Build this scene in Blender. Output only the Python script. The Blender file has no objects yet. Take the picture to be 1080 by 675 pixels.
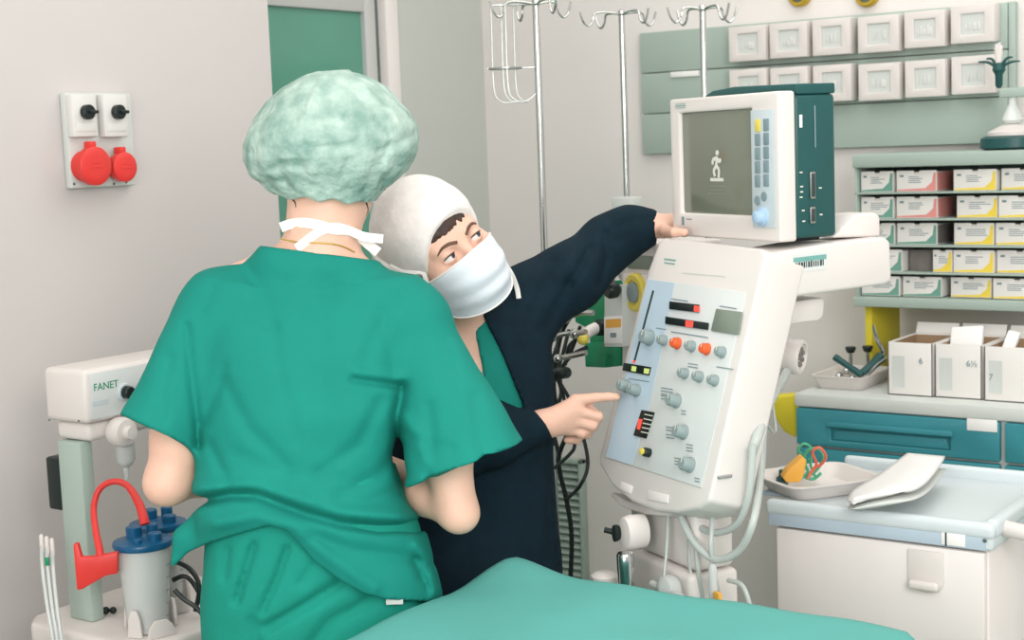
import bpy, bmesh, math, random
import numpy as np
from mathutils import Vector, Matrix
from math import sin, cos, radians, pi, sqrt
random.seed(7)
COL = bpy.context.scene.collection
# ---------------------------------------------------------------- camera geometry (photo calibrated from its vanishing points)
HC = 1.58; FPX = 1600.0; PITCH = radians(6.6); ROLL = radians(2.2); YAW = radians(35.3)
FH = Vector((cos(YAW), sin(YAW), 0)); RH = Vector((sin(YAW), -cos(YAW), 0)); ZZ = Vector((0, 0, 1))
FWD = FH * cos(PITCH) - ZZ * sin(PITCH); U0 = FH * sin(PITCH) + ZZ * cos(PITCH)
CR = RH * cos(ROLL) - U0 * sin(ROLL); CU = U0 * cos(ROLL) + RH * sin(ROLL); CAM = Vector((0, 0, HC))
def ray(x, y): return FWD + CR * ((x - 540) / FPX) - CU * ((y - 337.5) / FPX)
def W(x, y, D): return CAM + ray(x, y) * D
def onp(x, y, ax, c):
    d = ray(x, y); return CAM + d * ((c - CAM[ax]) / d[ax])
def onx(x, y, c): return onp(x, y, 0, c)
def ony(x, y, c): return onp(x, y, 1, c)
def onz(x, y, c): return onp(x, y, 2, c)
def dep(P): return (Vector(P) - CAM).dot(FWD)
def vw(a, b, c): return RH * a + FH * b + ZZ * c          # view-horizontal axes -> world

# ---------------------------------------------------------------- materials
def lin(h):
    h = h.lstrip('#'); o = []
    for i in (0, 2, 4):
        c = int(h[i:i + 2], 16) / 255; o.append(c / 12.92 if c <= .04045 else ((c + .055) / 1.055) ** 2.4)
    return (*o, 1)
def mat(name, col, rough=.5, metal=0, var=.06, scale=8, bump=0, bscale=60, spec=.4, trans=0, emit=0, col2=None, coat=0, sub=0, alpha=1):
    m = bpy.data.materials.new(name); m.use_nodes = True; nt = m.node_tree; b = nt.nodes['Principled BSDF']
    c = lin(col)
    tc = nt.nodes.new('ShaderNodeTexCoord'); nz = nt.nodes.new('ShaderNodeTexNoise')
    nz.inputs['Scale'].default_value = scale; nz.inputs['Detail'].default_value = 4
    nt.links.new(tc.outputs['Object'], nz.inputs['Vector'])
    rp = nt.nodes.new('ShaderNodeValToRGB'); rp.color_ramp.elements[0].position = .3; rp.color_ramp.elements[1].position = .7
    if col2: a, d = lin(col2), c
    else: a = tuple(v * (1 - var) for v in c[:3]) + (1,); d = tuple(min(1, v * (1 + var)) for v in c[:3]) + (1,)
    rp.color_ramp.elements[0].color = a; rp.color_ramp.elements[1].color = d
    nt.links.new(nz.outputs['Fac'], rp.inputs['Fac']); nt.links.new(rp.outputs['Color'], b.inputs['Base Color'])
    b.inputs['Roughness'].default_value = rough; b.inputs['Metallic'].default_value = metal
    b.inputs['Specular IOR Level'].default_value = spec; b.inputs['Transmission Weight'].default_value = trans
    b.inputs['Coat Weight'].default_value = coat; b.inputs['Alpha'].default_value = alpha
    if sub:
        b.inputs['Subsurface Weight'].default_value = sub; b.inputs['Subsurface Radius'].default_value = (.012, .005, .003)
    if emit:
        nt.links.new(rp.outputs['Color'], b.inputs['Emission Color']); b.inputs['Emission Strength'].default_value = emit
    if bump:
        n2 = nt.nodes.new('ShaderNodeTexNoise'); n2.inputs['Scale'].default_value = bscale; n2.inputs['Detail'].default_value = 5
        nt.links.new(tc.outputs['Object'], n2.inputs['Vector'])
        bp = nt.nodes.new('ShaderNodeBump'); bp.inputs['Strength'].default_value = bump; bp.inputs['Distance'].default_value = .01
        nt.links.new(n2.outputs['Fac'], bp.inputs['Height']); nt.links.new(bp.outputs['Normal'], b.inputs['Normal'])
    return m
M = {}
def defm(k, *a, **kw): M[k] = mat(k, *a, **kw)
defm('wall', '#cfc9c6', .55, var=.02, scale=1.5, bump=.03, bscale=90)
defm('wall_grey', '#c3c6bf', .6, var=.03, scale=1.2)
defm('wall_right', '#e6e0dc', .55, var=.02, scale=1.2, bump=.02, bscale=90)
defm('ceil', '#eeebe6', .8, var=.01)
defm('floor', '#a7b3a6', .35, var=.06, scale=4)
defm('white', '#dcd5d0', .35, var=.015, scale=6)
defm('white2', '#dcdad5', .4, var=.02, scale=5)
defm('cream', '#e6dfdb', .45, var=.02, scale=5)
defm('offgrey', '#cfd3ce', .4, var=.03)
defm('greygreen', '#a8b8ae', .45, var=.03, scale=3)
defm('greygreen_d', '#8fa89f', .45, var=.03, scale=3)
defm('trolley', '#cdd6d8', .3, var=.03, scale=3)
defm('blueband', '#b3c3cf', .35, var=.03)
defm('teal', '#3a8993', .4, var=.06, scale=5)
defm('teal_d', '#1d6874', .45, var=.05)
defm('darkgreen', '#1e4f4e', .4, var=.06)
defm('black', '#14211f', .4, var=.1)
defm('chrome', '#c9cbc8', .12, metal=1, var=.02)
defm('steel', '#b5b8b3', .3, metal=1, var=.03)
defm('red', '#de3a35', .4, var=.04)
defm('redlit', '#ff4a3d', .4, var=.02, emit=.7)
defm('ledgreen', '#c7d77c', .4, var=.02, emit=.3)
defm('orange', '#e3602f', .45, var=.03)
defm('orangey', '#eeb04a', .5, var=.06)
defm('yellow', '#ecd93c', .5, var=.04)
defm('yellow_d', '#d8c63a', .5, var=.04)
defm('gold', '#c7a73a', .3, metal=.7, var=.05)
defm('panel', '#d3d6d4', .45, var=.02)
defm('panelblue', '#b9cbd8', .45, var=.04, scale=5)
defm('keypad', '#c2ccd0', .5, var=.03)
defm('key', '#7d9096', .5, var=.1)
defm('knob', '#8b9998', .5, var=.05)
defm('screen', '#757a6b', .12, var=.05, scale=4, spec=.6)
defm('lcd', '#7f8a7d', .3, var=.04)
defm('glyph', '#33403f', .6, var=.05)
defm('glyph_l', '#d9d6cc', .6, var=.03)
defm('logo', '#6fa39c', .5, var=.05)
defm('logogreen', '#1f8f6a', .5, var=.05)
defm('doorglass', '#5a9682', .12, var=.06, scale=3, spec=.45)
defm('alum', '#c4c5c3', .4, metal=.2, var=.02)
defm('gap', '#5d6864', .6, var=.05)
defm('carton', '#e8e4df', .6, var=.02, scale=4)
defm('kraft', '#a08467', .7, var=.06)
defm('paper', '#efedea', .5, var=.02)
defm('pink', '#e0938c', .55, var=.05)
defm('softyellow', '#efd24f', .5, var=.04)
defm('softgreen', '#6f9f90', .5, var=.05)
defm('boxside', '#7d7672', .6, var=.1, scale=40)
defm('plumb', '#128a5c', .35, var=.08)
defm('bluelid', '#145a83', .3, var=.08)
defm('dialblue', '#a9c4dc', .4, var=.04)
defm('dialyellow', '#e2cf5a', .45, var=.04)
defm('clear', '#eef2ef', .15, var=.02, trans=.3)
defm('cloudy', '#e2e5e2', .25, var=.03, trans=.3)
defm('tubing', '#cfd5d0', .25, var=.03, trans=.3)
defm('greenwire', '#55b38a', .4, var=.05)
defm('redwire', '#d66a52', .4, var=.05)
defm('drape', '#57a49c', .75, var=.035, scale=5, bump=.06, bscale=40)
defm('mattress', '#1d2a2a', .5, var=.05)

# ---------------------------------------------------------------- scene objects
def root_loc(o):
    while o.parent is not None: o = o.parent
    return o.location.copy()
def tag(o, label=None, cat=None, group=None, kind=None):
    if label: o['label'] = label
    if cat: o['category'] = cat
    if group: o['group'] = group
    if kind: o['kind'] = kind
    return o
def thing(name, label, cat, loc, group=None):
    o = bpy.data.objects.new(name, None); COL.objects.link(o); o.location = Vector(loc); o.empty_display_size = .05
    return tag(o, label, cat, group)
I4 = Matrix.Identity(4)
def fm(o, x, y, z):
    m = Matrix.Identity(4)
    for i, v in enumerate((x, y, z, o)):
        for k in range(3): m[k][i] = v[k]
    return m
class Fr:
    """a drawing plane: origin, in-plane x and y, outward normal z"""
    def __init__(s, O, X, Y, Z): s.O, s.X, s.Y, s.Z = Vector(O), Vector(X).normalized(), Vector(Y).normalized(), Vector(Z).normalized()
    def m(s, u=0, v=0, w=0): return fm(s.P(u, v, w), s.X, s.Y, s.Z)
    def P(s, u, v, w=0): return s.O + s.X * u + s.Y * v + s.Z * w
    def uv(s, px, py, w=0):
        d = ray(px, py); o = s.O + s.Z * w; t = (o - CAM).dot(s.Z) / d.dot(s.Z); q = CAM + d * t - s.O
        return q.dot(s.X), q.dot(s.Y)
class MB:
    def __init__(s): s.bm = bmesh.new()
    def _new(s, fn):
        t = bmesh.new(); fn(t); me = bpy.data.meshes.new('tmp'); t.to_mesh(me); t.free(); s.bm.from_mesh(me); bpy.data.meshes.remove(me); return s
    def raw(s, verts, faces):
        def f(t):
            v = [t.verts.new(p) for p in verts]
            for q in faces:
                try: t.faces.new([v[i] for i in q])
                except ValueError: pass
        return s._new(f)
    def box(s, m, x, y, z, b=.003, seg=2):
        """box between coordinate pairs x, y, z in frame m, bevelled"""
        def f(t):
            sc = Matrix.Diagonal((x[1] - x[0], y[1] - y[0], z[1] - z[0], 1))
            bmesh.ops.create_cube(t, size=1, matrix=m @ Matrix.Translation(((x[0] + x[1]) / 2, (y[0] + y[1]) / 2, (z[0] + z[1]) / 2)) @ sc)
            if b > 0: bmesh.ops.bevel(t, geom=t.edges[:], offset=min(b, .45 * min(abs(x[1] - x[0]), abs(y[1] - y[0]), abs(z[1] - z[0]))), segments=seg, affect='EDGES', profile=.5)
        return s._new(f)
    def prism(s, m, poly, w0, w1, b=0, seg=2):
        def f(t):
            n = len(poly); lo = [t.verts.new(m @ Vector((p[0], p[1], w0))) for p in poly]; hi = [t.verts.new(m @ Vector((p[0], p[1], w1))) for p in poly]
            t.faces.new(lo[::-1]); t.faces.new(hi)
            for i in range(n): t.faces.new((lo[i], lo[(i + 1) % n], hi[(i + 1) % n], hi[i]))
            bmesh.ops.recalc_face_normals(t, faces=t.faces[:])
            if b > 0: bmesh.ops.bevel(t, geom=t.edges[:], offset=b, segments=seg, affect='EDGES', profile=.5, clamp_overlap=True)
        return s._new(f)
    def tube(s, pts, r, seg=10, n=6, flat=1.0, raw=False, up=None):
        """round (or flattened) rod along a Catmull-Rom curve through pts"""
        P = [Vector(p) for p in pts]; rr = r if isinstance(r, (list, tuple)) else [r] * len(P)
        Q, R_ = [], []
        if raw or len(P) < 3: Q, R_ = P, list(rr)
        else:
            for i in range(len(P) - 1):
                a, b, c, d = P[max(i - 1, 0)], P[i], P[i + 1], P[min(i + 2, len(P) - 1)]
                for k in range(n):
                    t = k / n
                    Q.append(.5 * ((2 * b) + (c - a) * t + (2 * a - 5 * b + 4 * c - d) * t * t + (3 * b - a - 3 * c + d) * t ** 3)); R_.append(rr[i] * (1 - t) + rr[i + 1] * t)
            Q.append(P[-1]); R_.append(rr[-1])
        T = [(Q[min(i + 1, len(Q) - 1)] - Q[max(i - 1, 0)]).normalized() for i in range(len(Q))]
        a = Vector(up) if up else (Vector((0, 0, 1)) if abs(T[0].z) < .9 else Vector((1, 0, 0)))
        N = (a - T[0] * a.dot(T[0])).normalized(); V, Fc = [], []
        for i in range(len(Q)):
            if up: N = Vector(up)
            N = (N - T[i] * N.dot(T[i])).normalized(); B = T[i].cross(N)
            for k in range(seg):
                an = 2 * pi * k / seg; V.append(Q[i] + (N * cos(an) * flat + B * sin(an)) * R_[i])
        for i in range(len(Q) - 1):
            for k in range(seg): Fc.append((i * seg + k, i * seg + (k + 1) % seg, (i + 1) * seg + (k + 1) % seg, (i + 1) * seg + k))
        Fc.append(tuple(range(seg))[::-1]); Fc.append(tuple((len(Q) - 1) * seg + k for k in range(seg)))
        return s.raw(V, Fc)
    def lathe(s, m, prof, seg=24, sx=1, sy=1):
        V, Fc = [], []; n = len(prof)
        for r, z in prof:
            for k in range(seg):
                an = 2 * pi * k / seg; V.append(m @ Vector((r * cos(an) * sx, r * sin(an) * sy, z)))
        for i in range(n - 1):
            for k in range(seg): Fc.append((i * seg + k, i * seg + (k + 1) % seg, (i + 1) * seg + (k + 1) % seg, (i + 1) * seg + k))
        if prof[0][0] > 1e-5: Fc.append(tuple(range(seg))[::-1])
        if prof[-1][0] > 1e-5: Fc.append(tuple((n - 1) * seg + k for k in range(seg)))
        s.raw(V, Fc); return s
    def ring(s, m, x, y, z, wl, wr, wb, wt, b=.002, seg=2):
        """rectangular frame between outer pairs x, y with border widths, z0..z1"""
        def f(t):
            o = [(x[0], y[0]), (x[1], y[0]), (x[1], y[1]), (x[0], y[1])]; i = [(x[0] + wl, y[0] + wb), (x[1] - wr, y[0] + wb), (x[1] - wr, y[1] - wt), (x[0] + wl, y[1] - wt)]
            g = [[t.verts.new(m @ Vector((*p, zz))) for p in q] for zz in z for q in (o, i)]
            for k in range(4):
                n = (k + 1) % 4
                t.faces.new((g[2][k], g[2][n], g[3][n], g[3][k])); t.faces.new((g[0][n], g[0][k], g[1][k], g[1][n])); t.faces.new((g[0][k], g[0][n], g[2][n], g[2][k])); t.faces.new((g[1][n], g[1][k], g[3][k], g[3][n]))
            bmesh.ops.recalc_face_normals(t, faces=t.faces[:])
            if b > 0: bmesh.ops.bevel(t, geom=[e for e in t.edges if e.calc_face_angle(0) > .5], offset=b, segments=seg, affect='EDGES', profile=.5, clamp_overlap=True)
        return s._new(f)
    def cyl(s, m, r, z0, z1, b=.001, seg=20): return s.lathe(m, [(r - b, z0), (r, z0 + b), (r, z1 - b), (r - b, z1)], seg)
    def ball(s, c, r, m=None, seg=16):
        def f(t): bmesh.ops.create_uvsphere(t, u_segments=seg, v_segments=seg // 2 + 2, radius=1, matrix=Matrix.Translation(Vector(c)) @ (m or I4) @ Matrix.Diagonal((*((r, r, r) if not isinstance(r, (tuple, list)) else r), 1)))
        return s._new(f)
    def text(s, m, body, size, depth=.0006, align='CENTER'):
        cu = bpy.data.curves.new('t', 'FONT'); cu.body = body; cu.size = size; cu.extrude = depth; cu.align_x = align; cu.align_y = 'CENTER'
        ob = bpy.data.objects.new('t', cu); COL.objects.link(ob); bpy.context.view_layer.update()
        me = bpy.data.meshes.new_from_object(ob.evaluated_get(bpy.context.evaluated_depsgraph_get()))
        me.transform(m); s.bm.from_mesh(me); bpy.data.meshes.remove(me); bpy.data.objects.remove(ob); bpy.data.curves.remove(cu); return s
    def mesh(s, name, loc, smooth=True, ang=38):
        bmesh.ops.recalc_face_normals(s.bm, faces=s.bm.faces[:])
        me = bpy.data.meshes.new(name); s.bm.to_mesh(me); s.bm.free(); me.transform(Matrix.Translation(-Vector(loc)))
        for p in me.polygons: p.use_smooth = smooth
        if smooth and ang: me.set_sharp_from_angle(angle=radians(ang))
        return me
    def part(s, name, m, parent, label=None, ang=38):
        o = bpy.data.objects.new(name, s.mesh(name, root_loc(parent), ang=ang)); o.data.materials.append(M[m] if isinstance(m, str) else m)
        COL.objects.link(o); o.parent = parent
        if label: o['label'] = label
        return o
    def solo(s, name, m, label, cat, loc=None, group=None, kind=None, ang=38):
        if loc is None:
            lo = [min(v.co[i] for v in s.bm.verts) for i in range(3)]; hi = [max(v.co[i] for v in s.bm.verts) for i in range(3)]
            loc = ((lo[0] + hi[0]) / 2, (lo[1] + hi[1]) / 2, lo[2])
        o = bpy.data.objects.new(name, s.mesh(name, loc, ang=ang)); o.location = Vector(loc); o.data.materials.append(M[m] if isinstance(m, str) else m)
        COL.objects.link(o); return tag(o, label, cat, group, kind)
def struct(name, mb, m, parent=None):
    if parent: return mb.part(name, m, parent)
    o = mb.solo(name, m, None, None, loc=(0, 0, 0)); o['kind'] = 'structure'; return o
def quad(fr, pts, w=0): return [fr.uv(x, y, w) for x, y in pts]
# ================================================================ the room
WX = 4.2; WY = 2.8; WC = 3.05; CZ = 2.9; AX = 2.917
struct('floor', MB().box(I4, (-2.5, WX + .1), (-2.5, WC + .1), (-.1, 0), 0), 'floor')
struct('ceiling', MB().box(I4, (-2.5, WX + .1), (-2.5, WC + .1), (CZ, CZ + .1), 0), 'ceil')
struct('wall_left', MB().box(I4, (-2.5, AX), (WY, WC + .1), (0, CZ), .004), 'wall')
struct('wall_right', MB().box(I4, (WX, WX + .1), (-2.5, WC + .1), (0, CZ), 0), 'wall_right')
fc = Fr((AX, WC, 0), (1, 0, 0), (0, 0, 1), (0, -1, 0))
gx = fc.uv(386, 20)[0]; sx_ = fc.uv(397.5, 20)[0]; jx = fc.uv(404, 20)[0]; jx2 = fc.uv(417, 20)[0]; gz = fc.uv(335, 9)[1]
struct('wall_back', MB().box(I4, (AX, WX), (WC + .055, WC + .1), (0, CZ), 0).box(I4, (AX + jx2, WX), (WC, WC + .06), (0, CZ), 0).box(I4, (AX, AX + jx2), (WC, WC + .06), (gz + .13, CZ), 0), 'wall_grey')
struct('trim_1', MB().box(I4, (AX + jx, AX + jx2), (WC - .012, WC + .05), (0, gz + .13), .004).box(I4, (AX, AX + jx2), (WC - .012, WC + .05), (gz + .10, gz + .13), .004), 'wall_right')
dr = bpy.data.objects.new('door_1', None); COL.objects.link(dr); dr.location = (AX, WC, 0); dr['kind'] = 'structure'
MB().box(fc.m(), (gx, sx_), (.02, gz + .09), (-.045, -.005), .004).box(fc.m(), (.002, gx), (gz, gz + .09), (-.045, -.005), .004).box(fc.m(), (.002, gx), (.02, .3), (-.045, -.005), .004).part('door_frame', 'alum', dr)
MB().box(fc.m(), (.002, gx + .004), (.28, gz + .004), (-.035, -.022), 0).part('glass_pane', 'doorglass', dr, 'green tinted glass pane')
MB().box(fc.m(), (sx_ + .001, jx - .001), (.02, gz + .09), (-.04, -.02), 0).part('door_seal', 'gap', dr)
struct('baseboard_right', MB().box(I4, (WX - .015, WX - .001), (-2.5, WC - .01), (.001, .1), .003), 'greygreen')

# ---------------------------------------------------------------- socket outlets on the left wall
fa = Fr((2.3, WY - .001, 1.5), (1, 0, 0), (0, 0, 1), (0, -1, 0))
q = lambda x, y, w=0: fa.uv(x, y, w)
t = thing('wall_socket', 'grey wall socket plate with two black switches above two red round covers', 'socket', fa.P(*q(100, 200)))
x0, z1 = q(62, 98); x1, _ = q(131, 97); _, z0 = q(70, 199)
MB().box(fa.m(), (x0, x1), (z0, z1), (0, .022), .004).part('backplate', 'offgrey', t)
for a, b in ((75, 104.5), (108, 136.5)):
    u0, v1 = q(a, 99, .045); u1, v0 = q(b, 144, .045)
    md = MB().box(fa.m(), (u0, u1), (v0, v1), (.0225, .045), .004).box(fa.m(), (u0 + .008, u1 - .008), (v0 + .012, v0 + .03), (.044, .0465), .001).part('switch_housing', 'white2', t)
    cx, cz = q((a + b) / 2 + 5, 118, .06)
    MB().cyl(fa.m(cx, cz), .0165, .045, .062, .002).box(fa.m(cx, cz), (-.004, .020), (-.004, .004), (.05, .068), .002).part('switch_knob', 'black', t)
for cx_, cy_, r, d in ((102, 175, .0435, .07), (133, 176, .034, .06)):
    u, v = q(cx_, cy_, d)
    MB().cyl(fa.m(u, v), r * .8, .0225, d - .02).lathe(fa.m(u, v), [(r * .9, d - .022), (r, d - .018), (r, d - .002), (r - .003, d), (r * .6, d + .002), (0, d + .002)], 28) \
        .box(fa.m(u, v), (-.009, .009), (r - .004, r + .012), (d - .03, d - .006), .003).box(fa.m(u, v), (-.014, .014), (-.004, -.001), (d, d + .0035), .001).box(fa.m(u, v), (-.01, .01), (.006, .008), (d, d + .0035), .001).part('socket_cover', 'red', t)
for a, b in ((78, 194), (120, 194), (133, 192)):
    u, v = q(a, b, .022); MB().cyl(fa.m(u, v), .003, .021, .024, .0005, 10).part('screw', 'gap', t)

# ---------------------------------------------------------------- vent grille low on the right wall
fb = Fr((WX - .001, 2.0, 1.0), (0, -1, 0), (0, 0, 1), (-1, 0, 0))
t = thing('vent_grille', 'grey-green louvred vent grille low on the right wall behind the standing pair', 'vent', fb.P(*fb.uv(580, 612)))
u0, v0 = fb.uv(560, 612); u1, v1 = fb.uv(618, 484); u0 -= .12
MB().box(fb.m(), (u0, u1), (v0, v0 + .015), (0, .03), .003).box(fb.m(), (u0, u1), (v1 - .015, v1), (0, .03), .003).box(fb.m(), (u0, u0 + .015), (v0, v1), (0, .03), .003).box(fb.m(), (u1 - .015, u1), (v0, v1), (0, .03), .003).part('grille_frame', 'greygreen', t)
mb = MB(); n = 17
for i in range(n):
    v = v0 + .02 + (v1 - v0 - .04) * (i + .5) / n
    mb.box(fb.m(0, v, .014) @ Matrix.Rotation(radians(38), 4, 'X'), (u0 + .012, u1 - .012), (-.002, .002), (-.013, .013), .0008)
mb.part('slats', 'greygreen', t)
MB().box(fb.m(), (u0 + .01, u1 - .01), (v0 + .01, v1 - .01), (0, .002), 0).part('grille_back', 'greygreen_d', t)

# ---------------------------------------------------------------- board with tilt bins
b0 = .001; bt = .028
zt = 1.910; zb = 1.532; ya = 2.425; yb = 1.282
t = thing('mounting_board', 'grey-green board of three horizontal strips mounted high on the right wall', 'wall board', (WX - bt, (ya + yb) / 2, zb))
h = (zt - zb) / 3
for i in range(3): MB().box(I4, (WX - bt, WX - b0), (yb, ya), (zb + i * h + .0012, zb + (i + 1) * h - .0012), .003).part('board_strip', 'greygreen', t)
MB().box(I4, (WX - bt + .002, WX - b0), (yb - .02, yb - .001), (zb, zt), .004).part('end_cap', 'greygreen', t)
fl = Fr((WX - bt - .0005, 2, 1.7), (0, -1, 0), (0, 0, 1), (-1, 0, 0))
u0, v1 = fl.uv(708, 76); u1, v0 = fl.uv(738, 80)
MB().box(fl.m(), (u0, u1), (v0, v1), (0, .006), .001).part('label_strip', 'paper', t, 'narrow white label strip')
fbin = Fr((WX - bt - .0005, 2, 1.7), (0, -1, 0), (0, 0, 1), (-1, 0, 0)); bd = .045
def tilt_bin(x0, x1, y0, y1, label):
    u0, v1 = fbin.uv(x0, y0, bd); u1, v0 = fbin.uv(x1, y1, bd)
    t = thing('tilt_bin', label, 'storage bin', fbin.P((u0 + u1) / 2, v0, 0), 'bins on the wall board')
    fr_ = .022
    MB().prism(fbin.m(u0, 0) @ Matrix(((0, 0, 1, 0), (0, 1, 0, 0), (1, 0, 0, 0), (0, 0, 0, 1))), [(0, v0 + .006), (bd, v0), (bd, v1), (0, v1)], .0, u1 - u0, .003).part('bin_body', 'white', t)
    MB().ring(fbin.m(), (u0 + .001, u1 - .001), (v0 + .001, v1 - .001), (bd + .0004, bd + .008), fr_ + .006, fr_ + .006, fr_, fr_, .003).part('bin_front_frame', 'white', t)
    w = MB().box(fbin.m(), (u0 + .02, u1 - .02), (v0 + .018, v1 - .018), (bd + .0004, bd + .002), 0).part('bin_window', 'offgrey', t)
    c = MB(); um = (u0 + u1) / 2; vm = (v0 + v1) / 2
    for k in range(5): c.box(fbin.m(), (um - .022 + random.random() * .01 + k * .008, um - .016 + k * .009), (vm - .016, vm - .004 + random.random() * .018), (bd + .002, bd + .004), .001)
    c.part('bin_contents', 'white2', t)
top = [(769, 809.5, 28.7, 63.5), (812, 853, 25, 60), (857, 898.5, 21, 57), (905, 949.6, 18, 54), (954, 998, 13, 49), (1003, 1050, 7, 44)]
ordn = ['leftmost bin of the', 'second bin from the left in the', 'third bin from the left in the', 'third bin from the right in the', 'second bin from the right in the', 'rightmost bin of the']
for i, (a, b, c, d) in enumerate(top):
    tilt_bin(a, b, c, d, 'white-fronted ' + ordn[i] + ' upper row on the wall board')
    dy = 45 + i * 1.6
    tilt_bin(a + .7, b + .7, c + dy, d + dy + 1.2, 'white-fronted ' + ordn[i] + ' lower row on the wall board')

# ---------------------------------------------------------------- ring-shaped gas taps at the very top of the right wall
for x, lab in ((845, 'left one of two yellow-rimmed wall outlets above the bin board'), (916, 'right one of two yellow-rimmed wall outlets above the bin board')):
    u, v = fb.uv(x, -5); m_ = fb.m(u, v)
    t = thing('gas_outlet', lab, 'wall outlet', fb.P(u, v - .03, 0), 'outlets on the right wall')
    MB().lathe(m_, [(.034, 0), (.034, .02), (.03, .026), (.022, .026), (.022, 0)], 28).part('outlet_ring', 'gold', t)
    MB().lathe(m_, [(.0215, 0), (.0215, .018), (.008, .02), (.006, .012), (0, .012)], 24).part('outlet_core', 'gap', t)

# ---------------------------------------------------------------- counter with blue drawers
CT = .90; CF = 3.66; CL = onz(838, 414, CT).y; CR_ = .45
t = thing('drawer_cabinet', 'long low cabinet with blue-teal drawers and grey edges along the right wall', 'cabinet', (CF + .27, (CL + CR_) / 2, 0))
MB().box(I4, (CF + .012, WX - .002), (CR_, CL - .006), (.06, CT - .037), .002).box(I4, (CF + .05, WX - .002), (CR_ + .01, CL - .02), (0, .06), 0).part('cabinet_body', 'offgrey', t)
fcab = Fr((CF + .0115, 1.5, .8), (0, -1, 0), (0, 0, 1), (-1, 0, 0))
ul, vt = fcab.uv(842.5, 423.5); ur, _ = fcab.uv(1057, 440); vt = CT - .8 - .039; dh = .098
for col in range(2):
    a, b = (ul, ur) if col == 0 else (ur + .012, ur + .012 + (ur - ul))
    for rw in range(5):
        v1 = vt - rw * (dh + .007); v0 = v1 - dh
        if rw == 4: v0 = .1 - .8
        d = MB(); wd = b - a; hx0, hx1 = a + wd * .18, a + wd * .77; hz0, hz1 = v0 + .018, v0 + .058
        d.ring(fcab.m(), (a, b), (v0, v1), (0.0005, .02), hx0 - a, b - hx1, hz0 - v0, v1 - hz1, .004).box(fcab.m(), (hx0 - .003, hx1 + .003), (hz0 - .003, hz1 + .003), (.001, .009), 0)
        dd = d.part('drawer', 'teal', t)
        MB().prism(fcab.m(0, 0, 0), [(hx0 - .012, hz1 - .004), (hx1 + .012, hz1 - .004), (hx1 + .006, hz1 + .01), (hx0 - .006, hz1 + .01)], .0203, .028, .003).prism(fcab.m(), [(hx0 + .001, hz0 + .001), (hx1 - .001, hz0 + .001), (hx1 - .012, hz1 - .012), (hx0 + .012, hz1 - .012)], .0092, .015, .003).part('handle', 'teal', dd)
        if col == 0 and rw == 0:
            u0, v1_ = fcab.uv(1020, 441, .02); u1, v0_ = fcab.uv(1052, 456, .02)
            MB().box(fcab.m(), (u0, u1), (v0_, v1_), (.0202, .022), .0005).part('label_card', 'paper', dd)
MB().box(I4, (CF - .006, WX - .002), (CR_, CL), (CT - .036, CT), .006).solo('worktop', 'offgrey', 'pale grey continuous worktop lying on the blue drawer cabinet', 'worktop')

# ---------------------------------------------------------------- shelf rack standing on yellow uprights
SF = 3.90; fs = Fr((SF, 1.5, 1.3), (0, -1, 0), (0, 0, 1), (-1, 0, 0))
SL = onx(902, 240, SF).y; SR = .62
zr = [onx(950, y, SF).z for y in (176, 203.5, 231.5, 259.5, 288)]; zbm = onx(950, 314, SF).z
t = thing('shelf_rack', 'grey-green five-tier shelf rack full of small cartons above the worktop', 'shelf', (SF + .14, (SL + SR) / 2, CT))
MB().box(I4, (SF - .01, WX - .03), (SR, SL + .004), (zr[0], zr[0] + .036), .004).part('top_board', 'greygreen', t)
for z in zr[1:]: MB().box(I4, (SF, WX - .03), (SR, SL), (z - .003, z + .002), .001).part('shelf_board', 'greygreen', t)
MB().box(I4, (SF - .012, WX - .03), (SR, SL + .004), (zbm - .026, zbm), .003).part('bottom_board', 'greygreen', t)
MB().box(I4, (SF, WX - .03), (SL - .006, SL), (zbm, zr[0]), .001).part('side_panel', 'greygreen', t)
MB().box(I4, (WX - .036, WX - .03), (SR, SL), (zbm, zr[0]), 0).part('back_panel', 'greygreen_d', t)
for yy in (onx(905, 345, SF).y, .75): MB().box(I4, (SF + .05, SF + .26), (yy - .02, yy), (CT + .001, zbm - .026), .002).part('upright', 'yellow', t, 'yellow upright panel')
accent = {'g': 'softgreen', 'p': 'pink', 'y': 'softyellow', 'n': 'softgreen', 'w': 'softyellow'}
nm = {'g': 'green-cornered white', 'p': 'pink-edged white', 'y': 'yellow-edged white', 'n': 'grey-edged white', 'w': 'plain-fronted white'}
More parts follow.
